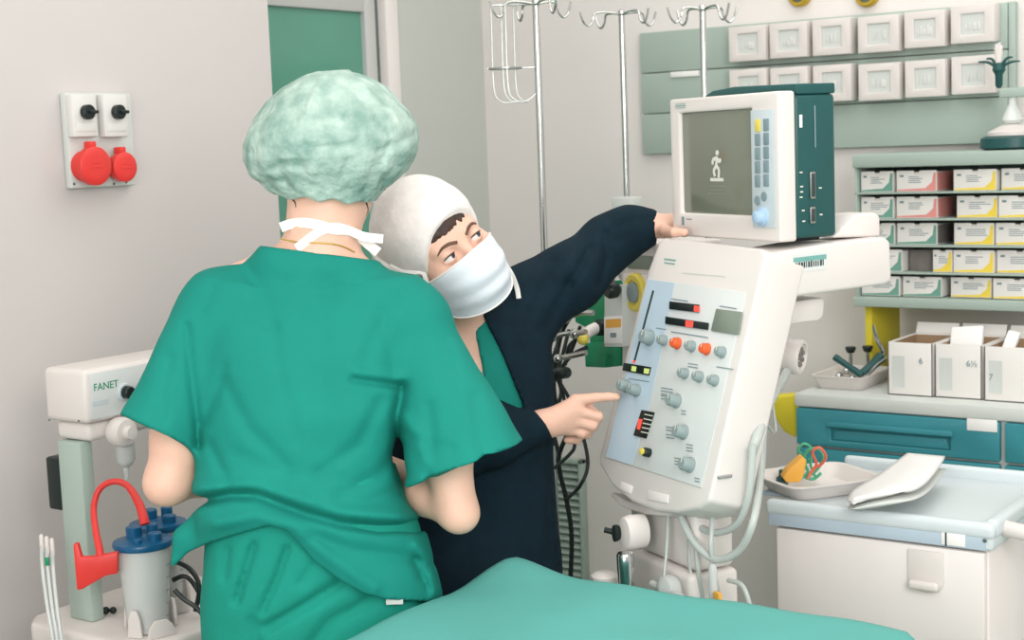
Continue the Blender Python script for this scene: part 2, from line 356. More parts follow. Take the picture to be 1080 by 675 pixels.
def suture_box(x0, x1, row, k, label, notch=True):
    ztop = zr[row]; zb_ = (zr[row + 1] if row < 4 else zbm) + .0025
    u0 = fs.uv(x0, 240, -.012)[0]; u1 = fs.uv(x1, 240, -.012)[0]; v0 = zb_ - 1.3; v1 = ztop - .011 - 1.3
    w = -.012 - random.random() * .012
    t = thing('suture_box', label, 'box', fs.P((u0 + u1) / 2, v0, w - .06), 'small cartons on the shelf rack')
    um = (u0 + u1) / 2; nn = .008
    poly = [(u0, v0), (u1, v0), (u1, v1), (um + nn, v1), (um + nn * .7, v1 - nn), (um, v1 - nn * 1.3), (um - nn * .7, v1 - nn), (um - nn, v1), (u0, v1)] if notch else [(u0, v0), (u1, v0), (u1, v1), (u0, v1)]
    MB().prism(fs.m(), poly, w - .005, w, .0006).box(fs.m(), (u0, u1), (v0, v1 - .004), (w - .15, w - .005), .001).part('carton', 'carton', t)
    H = v1 - v0; Wd = u1 - u0
    a = MB().prism(fs.m(), [(u0 + .002, v0 + .002), (u1 - .002, v0 + .002), (u1 - .002, v1 - .006), (u1 - .008, v1 - .006), (u1 - .012, v0 + H * .45), (u1 - .03, v0 + H * .16), (u0 + .002, v0 + H * .1)], w + .0002, w + .0008)
    a.part('colour_stripe', accent[k], t)
    g = MB()
    for i in range(4):
        l = Wd * (.25 + .3 * random.random()); g.box(fs.m(), (u0 + Wd * .3, u0 + Wd * .3 + l), (v0 + H * (.42 + .09 * i), v0 + H * (.42 + .09 * i) + .0018), (w + .0002, w + .0006), 0)
    g.box(fs.m(), (u0 + Wd * .08, u0 + Wd * .18), (v0 + H * .7, v0 + H * .8), (w + .0002, w + .0006), 0)
    g.part('print_lines', 'key', t)
    if k in 'pn' and x1 < 1000:
        MB().box(fs.m(), (u1 + .0006, u1 + .0016), (v0 + .003, v1 - .006), (w - .12, w - .004), 0).part('printed_side', 'pink' if k == 'p' else 'boxside', t)
rows = [
 [(908, 942, 'g'), (946, 988, 'p'), (1006, 1051, 'y'), (1055, 1100, 'w')],
 [(908, 942, 'g'), (945, 988, 'p'), (1008, 1051, 'y'), (1053, 1100, 'w')],
 [(908, 942, 'g'), (945, 987, 'n'), (1005, 1047, 'y'), (1049, 1096, 'w')],
 [(908, 951, 'g'), (983, 1003.5, 'w'), (1005, 1048, 'y'), (1050, 1098, 'w')],
 [(908, 948, 'g'), (951, 992, 'g'), (1001, 1044, 'y'), (1047, 1098, 'w')]]
rn = ['top shelf', 'second shelf down', 'middle shelf', 'fourth shelf down', 'lowest shelf']
for r, row in enumerate(rows):
    for i, (a, b, k) in enumerate(row):
        pos = 'at the left end of the' if i == 0 else ('second from the left on the' if i == 1 else ('third from the left on the' if i == 2 else 'at the right of the'))
        suture_box(a, b, r, k, f'{nm[k]} carton {pos} {rn[r]}', True)
u0, u1 = fs.uv(955, 270, -.02)[0], fs.uv(981, 270, -.02)[0]
MB().box(fs.m(), (u0, u1), (zr[4] + .0025 - 1.3, zr[3] - .014 - 1.3), (-.18, -.05), .001).solo('suture_box', 'boxside', 'dark carton turned sideways in the gap of the fourth shelf', 'box', group='small cartons on the shelf rack')

# ---------------------------------------------------------------- numbered cartons on the worktop
def carton(x0, x1, depth_, hgt, label, num, npx, npy, open_=True, front=None, fills=None):
    F0 = front; u0 = onz(x0, 410, CT).y; fr_ = Fr((F0, 1.5, CT + .0005), (0, -1, 0), (0, 0, 1), (-1, 0, 0))
    a, _ = fr_.uv(x0, 400); b, _ = fr_.uv(x1, 400); a += .001; b -= .001
    t = thing('glove_carton', label, 'carton', fr_.P((a + b) / 2, 0, -depth_ / 2), 'numbered cartons on the worktop')
    th = .004
    c = MB().box(fr_.m(), (a, b), (0, hgt), (-th, 0), .001).box(fr_.m(), (a, b), (0, hgt), (-depth_, -depth_ + th), .001).box(fr_.m(), (a, a + th), (0, hgt), (-depth_, 0), .001).box(fr_.m(), (b - th, b), (0, hgt), (-depth_, 0), .001).box(fr_.m(), (a, b), (0, th), (-depth_, 0), .001)
    c.part('carton_body', 'carton', t)
    MB().box(fr_.m(), (a + th, b - th), (.01, hgt - .004), (-depth_ + th + .0002, -depth_ + th + .0015), 0).box(fr_.m(), (a + th + .0002, a + th + .0015), (.01, hgt - .004), (-depth_ + .01, -th - .001), 0).part('carton_lining', 'kraft', t, 'brown inside of the open carton')
    MB().box(fr_.m(a, hgt, -depth_) @ Matrix.Rotation(radians(-25), 4, 'X'), (.002, b - a - .002), (0, .03), (-.002, .001), .0005).part('carton_flap', 'carton', t)
    u, v = fr_.uv(npx, npy, .001)
    MB().text(fr_.m(u, v, .001), num, .022).part('printed_number', 'key', t)
    MB().box(fr_.m(), (a + .012, a + .045), (.02, hgt - .035), (.0002, .0007), 0).part('printed_field', 'offgrey', t)
carton(936, 984, .2, .137, 'white open carton numbered 6, leftmost on the worktop', '6', 971, 381, front=3.72)
carton(985.5, 1036, .2, .137, 'white open carton numbered 6½, in the middle of the worktop row', '6½', 1025, 384, front=3.725)
carton(1037.5, 1090, .2, .137, 'white open carton numbered 7, rightmost on the worktop', '7', 1045, 398, front=3.72)
for x, y, a, lab in ((1020, 345, 5, 'white folded packet sticking out of the middle carton'), (1066, 350, -12, 'pale packet leaning in the rightmost carton')):
    f_ = Fr(onx(x, y + 12, 3.82), (0, -1, 0), (0, 0, 1), (-1, 0, 0))
    MB().box(f_.m() @ Matrix.Rotation(radians(a), 4, 'Z') @ Matrix.Rotation(radians(-30), 4, 'X'), (-.042, .042) if a > 0 else (-.016, .016), (-.06, .032), (-.008, .008), .004, 3).solo('glove_packet', 'paper', lab, 'packet', group='packets in the cartons')

# ---------------------------------------------------------------- tray of laryngoscopes
c = onz(897, 406, CT); Xa = Vector((0, -1, 0)); f_ = Fr((c.x + .01, c.y, CT + .0005), (0, -1, 0), (1, 0, 0), (0, 0, 1))
mb = MB()
pl = []
for sc, z in ((.84, 0), (1, .032), (1.05, .034), (1.05, .037), (.97, .036), (.8, .006)):
    pl.append([f_.P(sc * sx * .072, sc * sy * .105, z) for sx, sy in ((-1, -.85), (-.85, -1), (.85, -1), (1, -.85), (1, .85), (.85, 1), (-.85, 1), (-1, .85))])
V = [p for r in pl for p in r]; Fc = [tuple(range(8))[::-1]]
for i in range(5): Fc += [(i * 8 + k, i * 8 + (k + 1) % 8, i * 8 + 8 + (k + 1) % 8, i * 8 + 8 + k) for k in range(8)]
Fc.append(tuple(range(40, 48)))
mb.raw(V, Fc).solo('instrument_tray', 'white', 'small white tray of laryngoscopes at the left end of the worktop', 'tray')
def scope(px0, py0, px1, py1, D0, D1, lab, r=.0105):
    A = W(px0, py0, D0); B = W(px1, py1, D1); d = (B - A).normalized()
    t = thing('laryngoscope', lab, 'medical instrument', B, 'laryngoscopes in the white tray')
    mb = MB().tube([A, A.lerp(B, .03), A.lerp(B, .5), A.lerp(B, .97), B], [r * .6, r * .95, r * .8, r, r * .7], 12, 4); mb.part('grip', 'darkgreen', t)
    s = d.cross(ZZ).normalized(); up = s.cross(d)
    MB().tube([B, B + d * .012 + up * .01, B + d * .02 + up * .05, B + d * .035 + up * .085], [.006, .007, .006, .003], 8, 5, flat=.5).part('blade', 'chrome', t)
D0 = dep(c) + .05
scope(880.5, 376.5, 909, 396, D0 - .03, D0 - .07, 'green-gripped laryngoscope lying slanted across the white tray')
scope(909, 396, 930, 376, D0 - .05, D0 - .04, 'short thick green-gripped laryngoscope beside the leftmost carton', .016)
for x, y, lab in ((897, 368, 'black round knob on a steel stem, left of the yellow upright'), (915, 367, 'black round knob on a steel stem, in front of the yellow upright')):
    p = W(x, y, D0 + .02)
    t = thing('stopper', lab, 'stopper', (p.x, p.y, CT + .01), 'black stoppers in the white tray')
    MB().lathe(Matrix.Translation(p), [(.004, -.012), (.010, -.01), (.015, .002), (.013, .006), (0, .006)], 16).part('cap', 'black', t)
    MB().tube([p - ZZ * .011, Vector((p.x, p.y, CT + .012))], .005, 10).part('stem', 'chrome', t)
for i, (x, y) in enumerate(((885, 396), (893, 391), (899, 399))):
    p = W(x, y, D0 + .02)
    MB().ball(p, (.014, .012, .010)).solo('metal_fitting', 'chrome', ('leftmost', 'middle', 'rightmost')[i] + ' shiny steel fitting lying in the white laryngoscope tray', 'fitting', group='steel fittings in the tray')

# ---------------------------------------------------------------- small stand at the right edge, on top of the rack
zT = zr[0] + .0365; p0 = onx(1068, 160, SF + .085); p0.z = zT; t = thing('glass_stand', 'dark-based stand with white dome and clamp prongs on the rack at right edge', 'stand', p0)
mm = Matrix.Translation(p0)
MB().lathe(mm, [(.07, 0), (.082, .006), (.08, .03), (.066, .036)], 28).part('stand_base', 'darkgreen', t)
MB().lathe(mm, [(.064, .0362), (.064, .045), (.03, .062), (.014, .066), (0, .066)], 28).part('dome', 'white', t)
MB().lathe(mm, [(.02, .066), (.028, .075), (.02, .095), (.011, .115), (.011, .135), (.0, .135)], 20).part('glass_neck', 'clear', t)
MB().box(mm, (-.02, .02), (-.16, .03), (.133, .158), .005).part('cross_bar', 'greygreen', t)
hp = p0 + Vector((0, .035, .1585)); m2 = Matrix.Translation(hp) @ Matrix.Scale(.78, 4)
MB().lathe(m2, [(.006, 0), (.012, .01), (.013, .045), (.022, .06), (.018, .082), (0, .086)], 18).part('clamp_head', 'darkgreen', t)
for dx, dz, mt in ((-.075, .02, 'darkgreen'), (-.045, .03, 'darkgreen'), (.05, .03, 'darkgreen'), (.075, .015, 'darkgreen'), (.006, .075, 'white'), (-.012, .07, 'white')):
    dx *= .62; dz *= .75; a = hp + Vector((0, -dx * .15, .055)); MB().tube([a, a + Vector((0, -dx * .5, dz * .9)), a + Vector((0, -dx, dz))], [.005, .0035, .002] if mt == 'darkgreen' else [.007, .008, .005], 8).part('prong', mt, t)

# ---------------------------------------------------------------- yellow bag at the end of the cabinet
f_ = Fr(W(812, 420, 4.35), (0, -1, 0), (0, 0, 1), (-1, 0, 0))
MB().prism(f_.m(), quad(f_, [(806, 418), (837.5, 416), (838, 462), (826, 455), (814, 436), (806, 430)]), -.05, 0, .006, 3).solo('hanging_bag', 'yellow', 'yellow plastic waste bag hanging beside the left end of the drawer cabinet', 'bag')

# ---------------------------------------------------------------- drip stands
def drip_stand(x, ytop, D, label, hooks, rise=.0):
    T = W(x, ytop, D); base = Vector((T.x, T.y, 0))
    t = thing('drip_stand', label, 'drip stand', base, 'drip stands in front of the right wall')
    MB().cyl(Matrix.Translation(base), .013, .06, 1.05, .002).part('lower_pole', 'steel', t)
    MB().cyl(Matrix.Translation(base), .0085, 1.04, T.z, .001).cyl(Matrix.Translation(base), .017, 1.03, 1.07, .004).part('upper_pole', 'chrome', t)
    for k in range(5):
        a = 2 * pi * k / 5 + .3; d = Vector((cos(a), sin(a), 0))
        lg = MB().tube([base + ZZ * .075, base + d * .1 + ZZ * .065, base + d * .2 + ZZ * .05], [.014, .011, .01], 10).part('foot', 'steel', t)
        MB().cyl(Matrix.Translation(base + d * .2 + ZZ * .022) @ Matrix.Rotation(a, 4, 'Z') @ Matrix.Rotation(pi / 2, 4, 'X'), .022, -.009, .009, .003).part('caster', 'black', lg)
    hk = MB()
    for dx, up in hooks:
        d = RH * dx + FH * up
        e = T + d
        hk.tube([T - ZZ * .004, T + d * .5 + ZZ * .002, e + ZZ * .0, e + d.normalized() * .008 - ZZ * .022, e + d.normalized() * .022 - ZZ * .034, e + d.normalized() * .036 - ZZ * .022, e + d.normalized() * .045 + ZZ * .004], .0032, 8, 5)
    hk.ball(T, .011).part('hook_bar', 'chrome', t)
    return t, T
t1, T1 = drip_stand(565, 3, 3.7, 'chrome drip stand with wire bottle cage, leftmost of three', [(-.07, -.03), (.05, .03), (.03, -.08), (-.03, .08)])
mb = MB()
for dx, dy in ((-.085, 0), (-.11, .045), (-.055, .03), (-.075, -.04)):
    a = T1 + RH * dx + FH * dy
    mb.tube([a - ZZ * .002, a - ZZ * .05, a - ZZ * .2, a - ZZ * .232 + RH * .014, a - ZZ * .238 + RH * .03], .0022, 6, 4)
c_ = T1 + RH * -.08
ring = [c_ + RH * .04 * cos(k * pi / 6) + FH * .04 * sin(k * pi / 6) - ZZ * .155 for k in range(13)]
mb.tube(ring, .0022, 6, 3).tube([T1 - ZZ * .155, c_ - ZZ * .155 - RH * .045], .0022, 6).tube([T1 - ZZ * .21, T1 - ZZ * .235 - RH * .03, c_ - ZZ * .238], .0022, 6, 4).tube([T1 - ZZ * .002, c_ - ZZ * .002 - RH * .03], .003, 6)
mb.part('bottle_cage', 'steel', t1)
t2, T2 = drip_stand(655.5, 14, 4.2, 'slim drip stand without a cage, middle of the three', [(-.075, -.03), (.06, .03), (.04, -.06), (-.04, .05)])
p = T2.copy(); p.z = W(655, 216, 4.2).z
MB().box(Matrix.Translation(p), (-.03, .03), (-.035, .035), (-.03, .02), .006).part('pole_clamp', 'offgrey', t2)
t3, T3 = drip_stand(741, 9, 3.8, 'drip stand rising behind the monitor, rightmost of three', [(-.05, -.02), (.05, .02), (.03, -.05), (-.03, .05)])

# ---------------------------------------------------------------- operating table under a green drape (head end nearest the camera)
TX0, TX1, TY0, TY1, TZ = .25, 2.10, .80, 1.505, .842
t = thing('operating_table', 'operating table hidden under the pale green drape', 'table', ((TX0 + TX1) / 2, (TY0 + TY1) / 2, 0))
MB().box(I4, (TX0 + .03, TX1 - .03), (TY0 + .03, TY1 - .03), (TZ - .105, TZ - .055), .01).part('table_top', 'steel', t)
MB().box(I4, (TX0 + .03, TX1 - .03), (TY0 + .03, TY1 - .03), (TZ - .0545, TZ - .012), .015, 3).part('mattress', 'mattress', t)
MB().box(I4, (.95, 1.35), (.98, 1.28), (.1, TZ - .106), .02).part('column', 'steel', t)
MB().box(I4, (.65, 1.65), (.9, 1.36), (.0, .1), .03).part('base', 'white2', t)
nx, ny = 120, 70; ov = .30; V = []; Fc = []
def vn(x, y, s):  # smooth pseudo-noise
    return sin(x * 3.1 * s + 1.3 * sin(y * 2.2 * s)) * .5 + sin(y * 4.3 * s + .7 * sin(x * 3.7 * s + 1.1)) * .5
for i in range(nx + 1):
    for j in range(ny + 1):
        sx = -ov + (TX1 - TX0 + 2 * ov) * i / nx; sy = -ov + (TY1 - TY0 + 2 * ov) * j / ny
        lx, ly = TX1 - TX0, TY1 - TY0
        ex = max(0, -sx) + max(0, sx - lx); ey = max(0, -sy) + max(0, sy - ly)
        cx, cy = min(max(sx, 0), lx), min(max(sy, 0), ly)
        hang = max(ex, ey); rr_ = .03
        z = TZ + .004 * vn(sx * 2, sy * 2, 2.1) + .003 * vn(sx, sy, 7)
        z += .020 * math.exp(-((cx - lx) / .10) ** 2 - ((cy - ly) / .09) ** 2)
        z += .006 * math.exp(-((cx - lx * .75) / .35) ** 2 - ((cy - ly * .5) / .22) ** 2)
        ox = oy = 0
        if hang > 0:
            bend = min(hang / rr_, pi / 2); drop = rr_ * (1 - cos(bend)) + max(0, hang - rr_ * pi / 2); out = rr_ * sin(bend)
            z -= drop
            fold = .018 * min(1, hang / .15) * sin((sx if ey >= ex else sy) * 26)
            ox = (out + fold if ex >= ey else fold * .2) * (1 if sx > 0 else -1) if ex > 0 else 0
            oy = (out + fold if ey > ex else 0) * (1 if sy > 0 else -1) if ey > 0 else 0
        V.append((TX0 + cx + ox, TY0 + cy + oy, z))
for i in range(nx):
    for j in range(ny):
        a = i * (ny + 1) + j; Fc.append((a, a + ny + 1, a + ny + 2, a + 1))
o = MB().raw(V, Fc).solo('surgical_drape', 'drape', 'pale green surgical drape spread over the table in the foreground', 'drape', ang=0)
md = o.modifiers.new('thick', 'SOLIDIFY'); md.thickness = .002; md.offset = 1
# ================================================================ drawer trolley in the right foreground
TT = .87; pF = onz(1047, 553, TT); TF = pF.x; TYR = pF.y; TYL = onz(799, 531, TT).y; TB = onz(835, 479, TT).x
zband = onx(1047, 583, TF).z; zlip = onx(1047, 560, TF).z
t = thing('trolley', 'cream drawer trolley with grey-blue rimmed top in the right foreground', 'trolley', ((TF + TB) / 2, (TYL + TYR) / 2, 0))
MB().box(I4, (TF + .02, TB - .02), (TYR + .012, TYL - .012), (.12, zband - .001), .006).part('body', 'cream', t)
mb = MB().box(I4, (TF, TB), (TYR, TYL), (zband, TT - .012), .008, 3)
mb.box(I4, (TF - .006, TF + .022), (TYR - .004, TYL + .004), (TT - .03, TT), .011, 4).box(I4, (TB - .022, TB), (TYR - .004, TYL + .004), (TT - .03, TT + .012), .010, 4).box(I4, (TF + .01, TB), (TYR - .006, TYR + .02), (TT - .03, TT + .004), .010, 4)
mb.part('top_tray', 'trolley', t)
MB().box(I4, (TF - .003, TF + .002), (TYR + .012, TYL - .004), (zband + .002, zlip - .006), .0015).part('front_band', 'blueband', t)
ff = Fr((TF - .0035, 1, .8), (0, -1, 0), (0, 0, 1), (-1, 0, 0))
u0, v1 = ff.uv(993, 561); u1, v0 = ff.uv(1018, 577)
lp = MB().box(ff.m(), (u0, u1), (v0, v1), (0, .001), .0003).part('label_plate', 'paper', t)
MB().box(ff.m(), (u0 + .007, u0 + .010), (v0 - .002, v1), (.001, .002), 0).part('latch_mark', 'glyph', lp)
u, v = ff.uv(1039, 570); MB().cyl(ff.m(u, v), .004, 0, .0025, .0005, 14).part('screw', 'steel', t)
fd = Fr((TF + .0195, 1, .8), (0, -1, 0), (0, 0, 1), (-1, 0, 0))
zs = [zband - .004, onx(850, 670, TF + .01).z]; zs += [zs[1] - .23, .14]
for i in range(3):
    d = MB().box(fd.m(), (1 - TYL + .016, 1 - TYR - .016), (zs[i + 1] + .003 - .8, zs[i] - .8), (0, .016), .005).part('drawer', 'cream', t)
    if i == 0: pts = (958, 996, 578, 628)
    um0, vm1 = fd.uv(pts[0], pts[2], .016); um1, vm0 = fd.uv(pts[1], pts[3], .016); dz = zs[i] - zs[0]
    vm0 += dz; vm1 += dz; uc = (um0 + um1) / 2
    hp_ = [(um0, vm1), (um0, vm0 + .02), (um0 + .008, vm0 + .006), (uc, vm0), (um1 - .008, vm0 + .006), (um1, vm0 + .02), (um1, vm1)]
    hd = MB().prism(fd.m(), hp_, .0162, .021, .002).box(fd.m(), (um0 + .004, um1 - .006), (vm0 + .008, vm0 + .026), (.02, .036), .007, 3)
    hd.part('handle', 'white', d)
MB().tube([(TF + .06, TYR - .002, TT - .02), (TF + .05, TYR - .05, TT - .022), (TF + .09, TYR - .085, TT - .022), (TB - .09, TYR - .085, TT - .022), (TB - .05, TYR - .05, TT - .022), (TB - .06, TYR - .002, TT - .02)], .015, 12, 5).part('push_handle', 'white', t)
for x in (TF + .07, TB - .07):
    for y in (TYR + .06, TYL - .06):
        m_ = Matrix.Translation((x, y, .05))
        w = MB().box(m_, (-.02, .02), (-.018, .018), (.03, .0695), .004).part('caster', 'steel', t)
        MB().cyl(m_ @ Matrix.Rotation(pi / 2, 4, 'X'), .05, -.012, .012, .004).part('wheel', 'black', w)

# --- on the trolley
TZ_ = TT - .0115
ta = onz(816, 503, TZ_ + .03); tb = onz(866, 522, TZ_ + .03); tc_ = onz(905, 499, TZ_ + .03)
ex = (tb - ta); ey = (tc_ - tb); cen = ta + ex * .5 + ey * .5
hx, hy = ex.length / 2, ey.length / 2; f_ = Fr((cen.x, cen.y, TZ_ + .0005), ex, ZZ.cross(ex), ZZ)
pl = []
for sc, z in ((.8, 0), (1, .027), (1.06, .028), (1.06, .031), (.97, .031), (.78, .004)):
    ring = []
    for k in range(32):
        a = 2 * pi * k / 32; c_, s_ = cos(a), sin(a); e = .35
        ring.append(f_.P(sc * hx * math.copysign(abs(c_) ** e, c_), sc * hy * math.copysign(abs(s_) ** e, s_), z))
    pl.append(ring)
V = [p for r in pl for p in r]; Fc = [tuple(range(32))[::-1]]
for i in range(5): Fc += [(i * 32 + k, i * 32 + (k + 1) % 32, i * 32 + 32 + (k + 1) % 32, i * 32 + 32 + k) for k in range(32)]
Fc.append(tuple(range(160, 192)))
MB().raw(V, Fc).solo('dish', 'white', 'white oblong dish with wires and an orange block on the trolley top', 'dish')
def tp(x, y, z): return onz(x, y, TZ_ + z)
a_ = tp(832, 502, .03); D_ = dep(a_)
fo = Fr(W(836, 497, D_), RH, ZZ, -FH)
MB().prism(fo.m(), quad(fo, [(824, 502), (829, 494), (845, 480), (849, 484), (846, 500), (842, 507), (828, 507)]), -.018, .018, .003, 3).solo('orange_mask', 'orangey', 'orange-yellow soft block lying among wires in the white dish', 'breathing mask')
gl = [(843, 505), (852, 498), (848, 486), (852, 475), (864, 474), (868, 484), (860, 497), (850, 503), (858, 505), (866, 499)]
MB().tube([W(x, y, D_ + .02 + .012 * sin(i)) for i, (x, y) in enumerate(gl)], .0034, 8, 6).solo('green_wire', 'greenwire', 'coiled green wire looping above the white dish', 'wire')
gl2 = [(846, 500), (850, 485), (842, 475), (848, 468), (856, 474), (855, 490), (860, 503)]
MB().tube([W(x, y, D_ + .055 + .01 * cos(i)) for i, (x, y) in enumerate(gl2)], .0028, 8, 6).solo('green_wire', 'greenwire', 'thin green wire loop standing behind the orange block', 'wire')
rl = [(853, 501), (861, 490), (857, 477), (864, 472), (871, 481), (866, 490), (858, 494), (852, 505)]
MB().tube([W(x, y, D_ - .012 + .008 * cos(i)) for i, (x, y) in enumerate(rl)], .003, 8, 6).solo('red_wire', 'redwire', 'red wire loop at the right of the orange block in the dish', 'wire')
dk = [((808, 500), 'darkgreen', .012, .022, 'dark green connector left of the white dish, nearest the ventilator'), ((816, 494), 'darkgreen', .010, .022, 'dark green connector behind the left rim of the white dish'), ((825, 490), 'greenwire', .009, .018, 'small green connector behind the white dish')]
MB().box(I4, (2.76, 3.0), (TYL + .0065, TYL + .06), (TT - .02, TT - .012), .003).part('side_ledge', 'blueband', bpy.data.objects['trolley'])
for (x, y), m_, r, hh, lab in dk:
    p = Vector((2.80 + .07 * dk.index(((x, y), m_, r, hh, lab)), TYL + .033, TZ_ + .0005)); t = thing('connector', lab, 'connector', p, 'connectors beside the dish')
    MB().lathe(Matrix.Translation(p), [(r, 0), (r, hh), (r * .55, hh + .004), (r * .5, hh + .016), (0, hh + .018)], 14).part('plug', m_, t)
    MB().lathe(Matrix.Translation(p), [(r * 1.01, hh * .4), (r * 1.15, hh * .45), (r * 1.15, hh * .6), (r * 1.01, hh * .65)], 14).part('collar', 'key', t)
p = tp(826, 489, .04); MB().tube([p + Vector((.08, .05, -.035)), p + Vector((.08, .0, -.02)), p + Vector((.07, -.05, -.034))], .006, 8).solo('blue_connector', 'dialblue', 'short blue tube piece behind the white dish', 'tube piece')
# instrument pouch: a bent flat packet
La = [(893, 528), (900, 516), (926, 500), (957, 477.5)]; Lb = [(905, 530), (945, 521), (975, 508), (997, 481)]
V = []; n = 20; mW = 10
def crv(P, s):
    s *= len(P) - 1; i = min(int(s), len(P) - 2); t_ = s - i
    a, b, c, d = [Vector((*P[max(0, min(len(P) - 1, j))], 0)) for j in (i - 1, i, i + 1, i + 2)]
    return .5 * ((2 * b) + (c - a) * t_ + (2 * a - 5 * b + 4 * c - d) * t_ ** 2 + (3 * b - a - 3 * c + d) * t_ ** 3)
for i in range(n + 1):
    s = i / n
    A, B = crv(La, s), crv(Lb, s)
    for j in range(mW + 1):
        k = j / mW; q = A.lerp(B, k); z = .030 + .030 * s + .012 * sin(pi * k) * (1 - s * .5) + .012 * k * sin(pi * s)
        V.append(onz(q.x, q.y, TZ_ + z))
Fc = [(i * (mW + 1) + j, (i + 1) * (mW + 1) + j, (i + 1) * (mW + 1) + j + 1, i * (mW + 1) + j + 1) for i in range(n) for j in range(mW)]
t = thing('instrument_pouch', 'white flat instrument pouch lying open-ended on the trolley top', 'pouch', tp(945, 505, .0))
o = MB().raw(V, Fc).part('sleeve', 'paper', t, ang=0); md = o.modifiers.new('thick', 'SOLIDIFY'); md.thickness = .008; md.offset = -1
o = MB().raw([v - ZZ * (.013 + .012 * (i // (mW + 1)) / n) + Vector((-.004, -.004, 0)) for i, v in enumerate(V)], Fc).part('under_sheet', 'offgrey', t, ang=0); md = o.modifiers.new('thick', 'SOLIDIFY'); md.thickness = .002
p = onz(901, 526, TZ_ + .02); MB().cyl(Matrix.Translation(p), .0035, 0, .002, .0005, 12).part('punch_hole', 'glyph', t)

# ================================================================ ventilator
HD = radians(26); TAU = radians(17)
VX = vw(sin(HD), -cos(HD), 0); VN = vw(-cos(HD), -sin(HD), 0); UP = ZZ * cos(TAU) - VN * sin(TAU); NN = VN * cos(TAU) + ZZ * sin(TAU)
DV = 2.9
PF = Fr(W(684, 294, DV), VX, UP, NN)
uR = PF.uv(796, 309)[0]; 
side = Fr(PF.P(uR, 0, 0), -VN, ZZ, VX)
vp = onz(730, 640, .3); vp = W(730, 640, 2.95); vbase = Vector((vp.x, vp.y, 0))
vent = thing('ventilator', 'white intensive care ventilator with slanted knob panel beside the trolley', 'ventilator', vbase)
poly = quad(PF, [(695, 254), (700, 250), (803, 262), (808, 268), (800, 300), (748, 529), (735, 537), (712, 541), (690, 538.5), (665, 529), (645, 512), (632, 491), (631, 484), (683, 285)])
MB().prism(PF.m(), poly, -.088, 0, .007, 3).part('panel_housing', 'white', vent)
fpq = quad(PF, [(684, 294), (788.5, 308.6), (740.5, 514.6), (639.5, 482.6)])
plate = MB().prism(PF.m(), fpq, .0002, .0025, .001).part('control_panel', 'panel', vent)
def c3(x, y): return (640 + x / 2.813, 280 + y / 2.813)
def pq(pts, w=0): return quad(PF, [c3(*p) for p in pts], w)
MB().prism(PF.m(), quad(PF, [(685, 295), (713, 299), (704, 345), (688, 420), (668, 490.5), (640.5, 482)]), .0026, .0031, 0).part('tinted_field', 'panelblue', plate)
MB().prism(PF.m(), pq([(140, 75), (145, 76), (88, 290), (83, 289)]), .0032, .004, 0).part('slider_line', 'glyph', plate)
def display(pts, m, lit=(), name='display', lm='redlit', lname='lit_digits'):
    d = MB().prism(PF.m(), pq(pts), .0032, .006, .0008).part(name, m, plate)
    for l in lit: MB().prism(PF.m(), pq(l, .006), .0061, .0068, 0).part(lname, lm, d)
    return d
display([(193, 108), (280, 118), (278, 141), (192, 131)], 'black', [[(260, 119), (275, 121), (273, 138), (259, 136)]])
display([(181, 153), (308, 172), (306, 193), (180, 175)], 'black', [[(235, 163), (257, 166), (255, 184), (234, 181)]])
display([(57, 290), (137, 303), (131, 328), (53, 313)], 'black', [[(75, 298), (88, 300), (86, 315), (73, 313)], [(112, 305), (127, 307), (124, 322), (110, 320)]], lm='ledgreen')
display([(110, 430), (147, 437), (122, 515), (86, 505)], 'black', [[(95, 455), (106, 457), (98, 487), (90, 485)]])
lines = MB()
for i in range(5): lines.prism(PF.m(), pq([(113 - i * 2.6, 440 + 13 * i), (137 - i * 2.6, 445 + 13 * i), (136 - i * 2.6, 448 + 13 * i), (112 - i * 2.6, 443 + 13 * i)], .006), .0061, .0066)
lines.part('display_lettering', 'glyph_l', plate)
display([(332, 130), (408, 140), (396, 208), (316, 195)], 'lcd', name='lcd_screen')
MB().prism(PF.m(), pq([(84, 283), (90, 284), (89, 290), (83, 289)]), .0041, .005).part('slider_mark', 'redlit', plate)
def pknob(x, y, r, m, h=.02, name='knob', lab=None):
    px, py = c3(x, y); u, v = PF.uv(px, py, .0); r *= .00064
    k = MB().lathe(PF.m(u, v), [(r * 1.0, .0032), (r * 1.0, .006), (r * .88, .007), (r * .84, h - .003), (r * .7, h), (0, h)], 20).part(name, m, plate, lab)
    MB().box(PF.m(u, v), (-.0009, .0009), (r * .1, r * .78), (h - .0004, h + .0006), 0).part('pointer', 'glyph_l', k)
for x, y, r, m in ((128, 220, 24, 'knob'), (170, 228, 16, 'knob'), (210, 237, 17, 'orange'), (253, 246, 16, 'knob'), (297, 254, 17, 'orange'), (343, 263, 16, 'knob'), (232, 326, 16, 'knob'), (276, 336, 16, 'knob'), (321, 347, 16, 'knob'), (207, 407, 21, 'knob'), (228, 500, 21, 'knob'), (247, 597, 22, 'knob'), (60, 364, 20, 'knob'), (90, 376, 19, 'knob')):
    pknob(x + 6, y - 4, r, m, .024 if r > 18 else .018, lab='orange knob' if m == 'orange' else None)
u, v = PF.uv(*c3(130, 557)); bk = MB().lathe(PF.m(u, v), [(.0085, .003), (.0085, .014), (.007, .016), (0, .016)], 18).part('alarm_button', 'black', plate)
MB().lathe(PF.m(u - .002, v), [(.006, .0161), (.006, .02), (.004, .021), (0, .021)], 16).part('button_cap', 'dialyellow', bk)
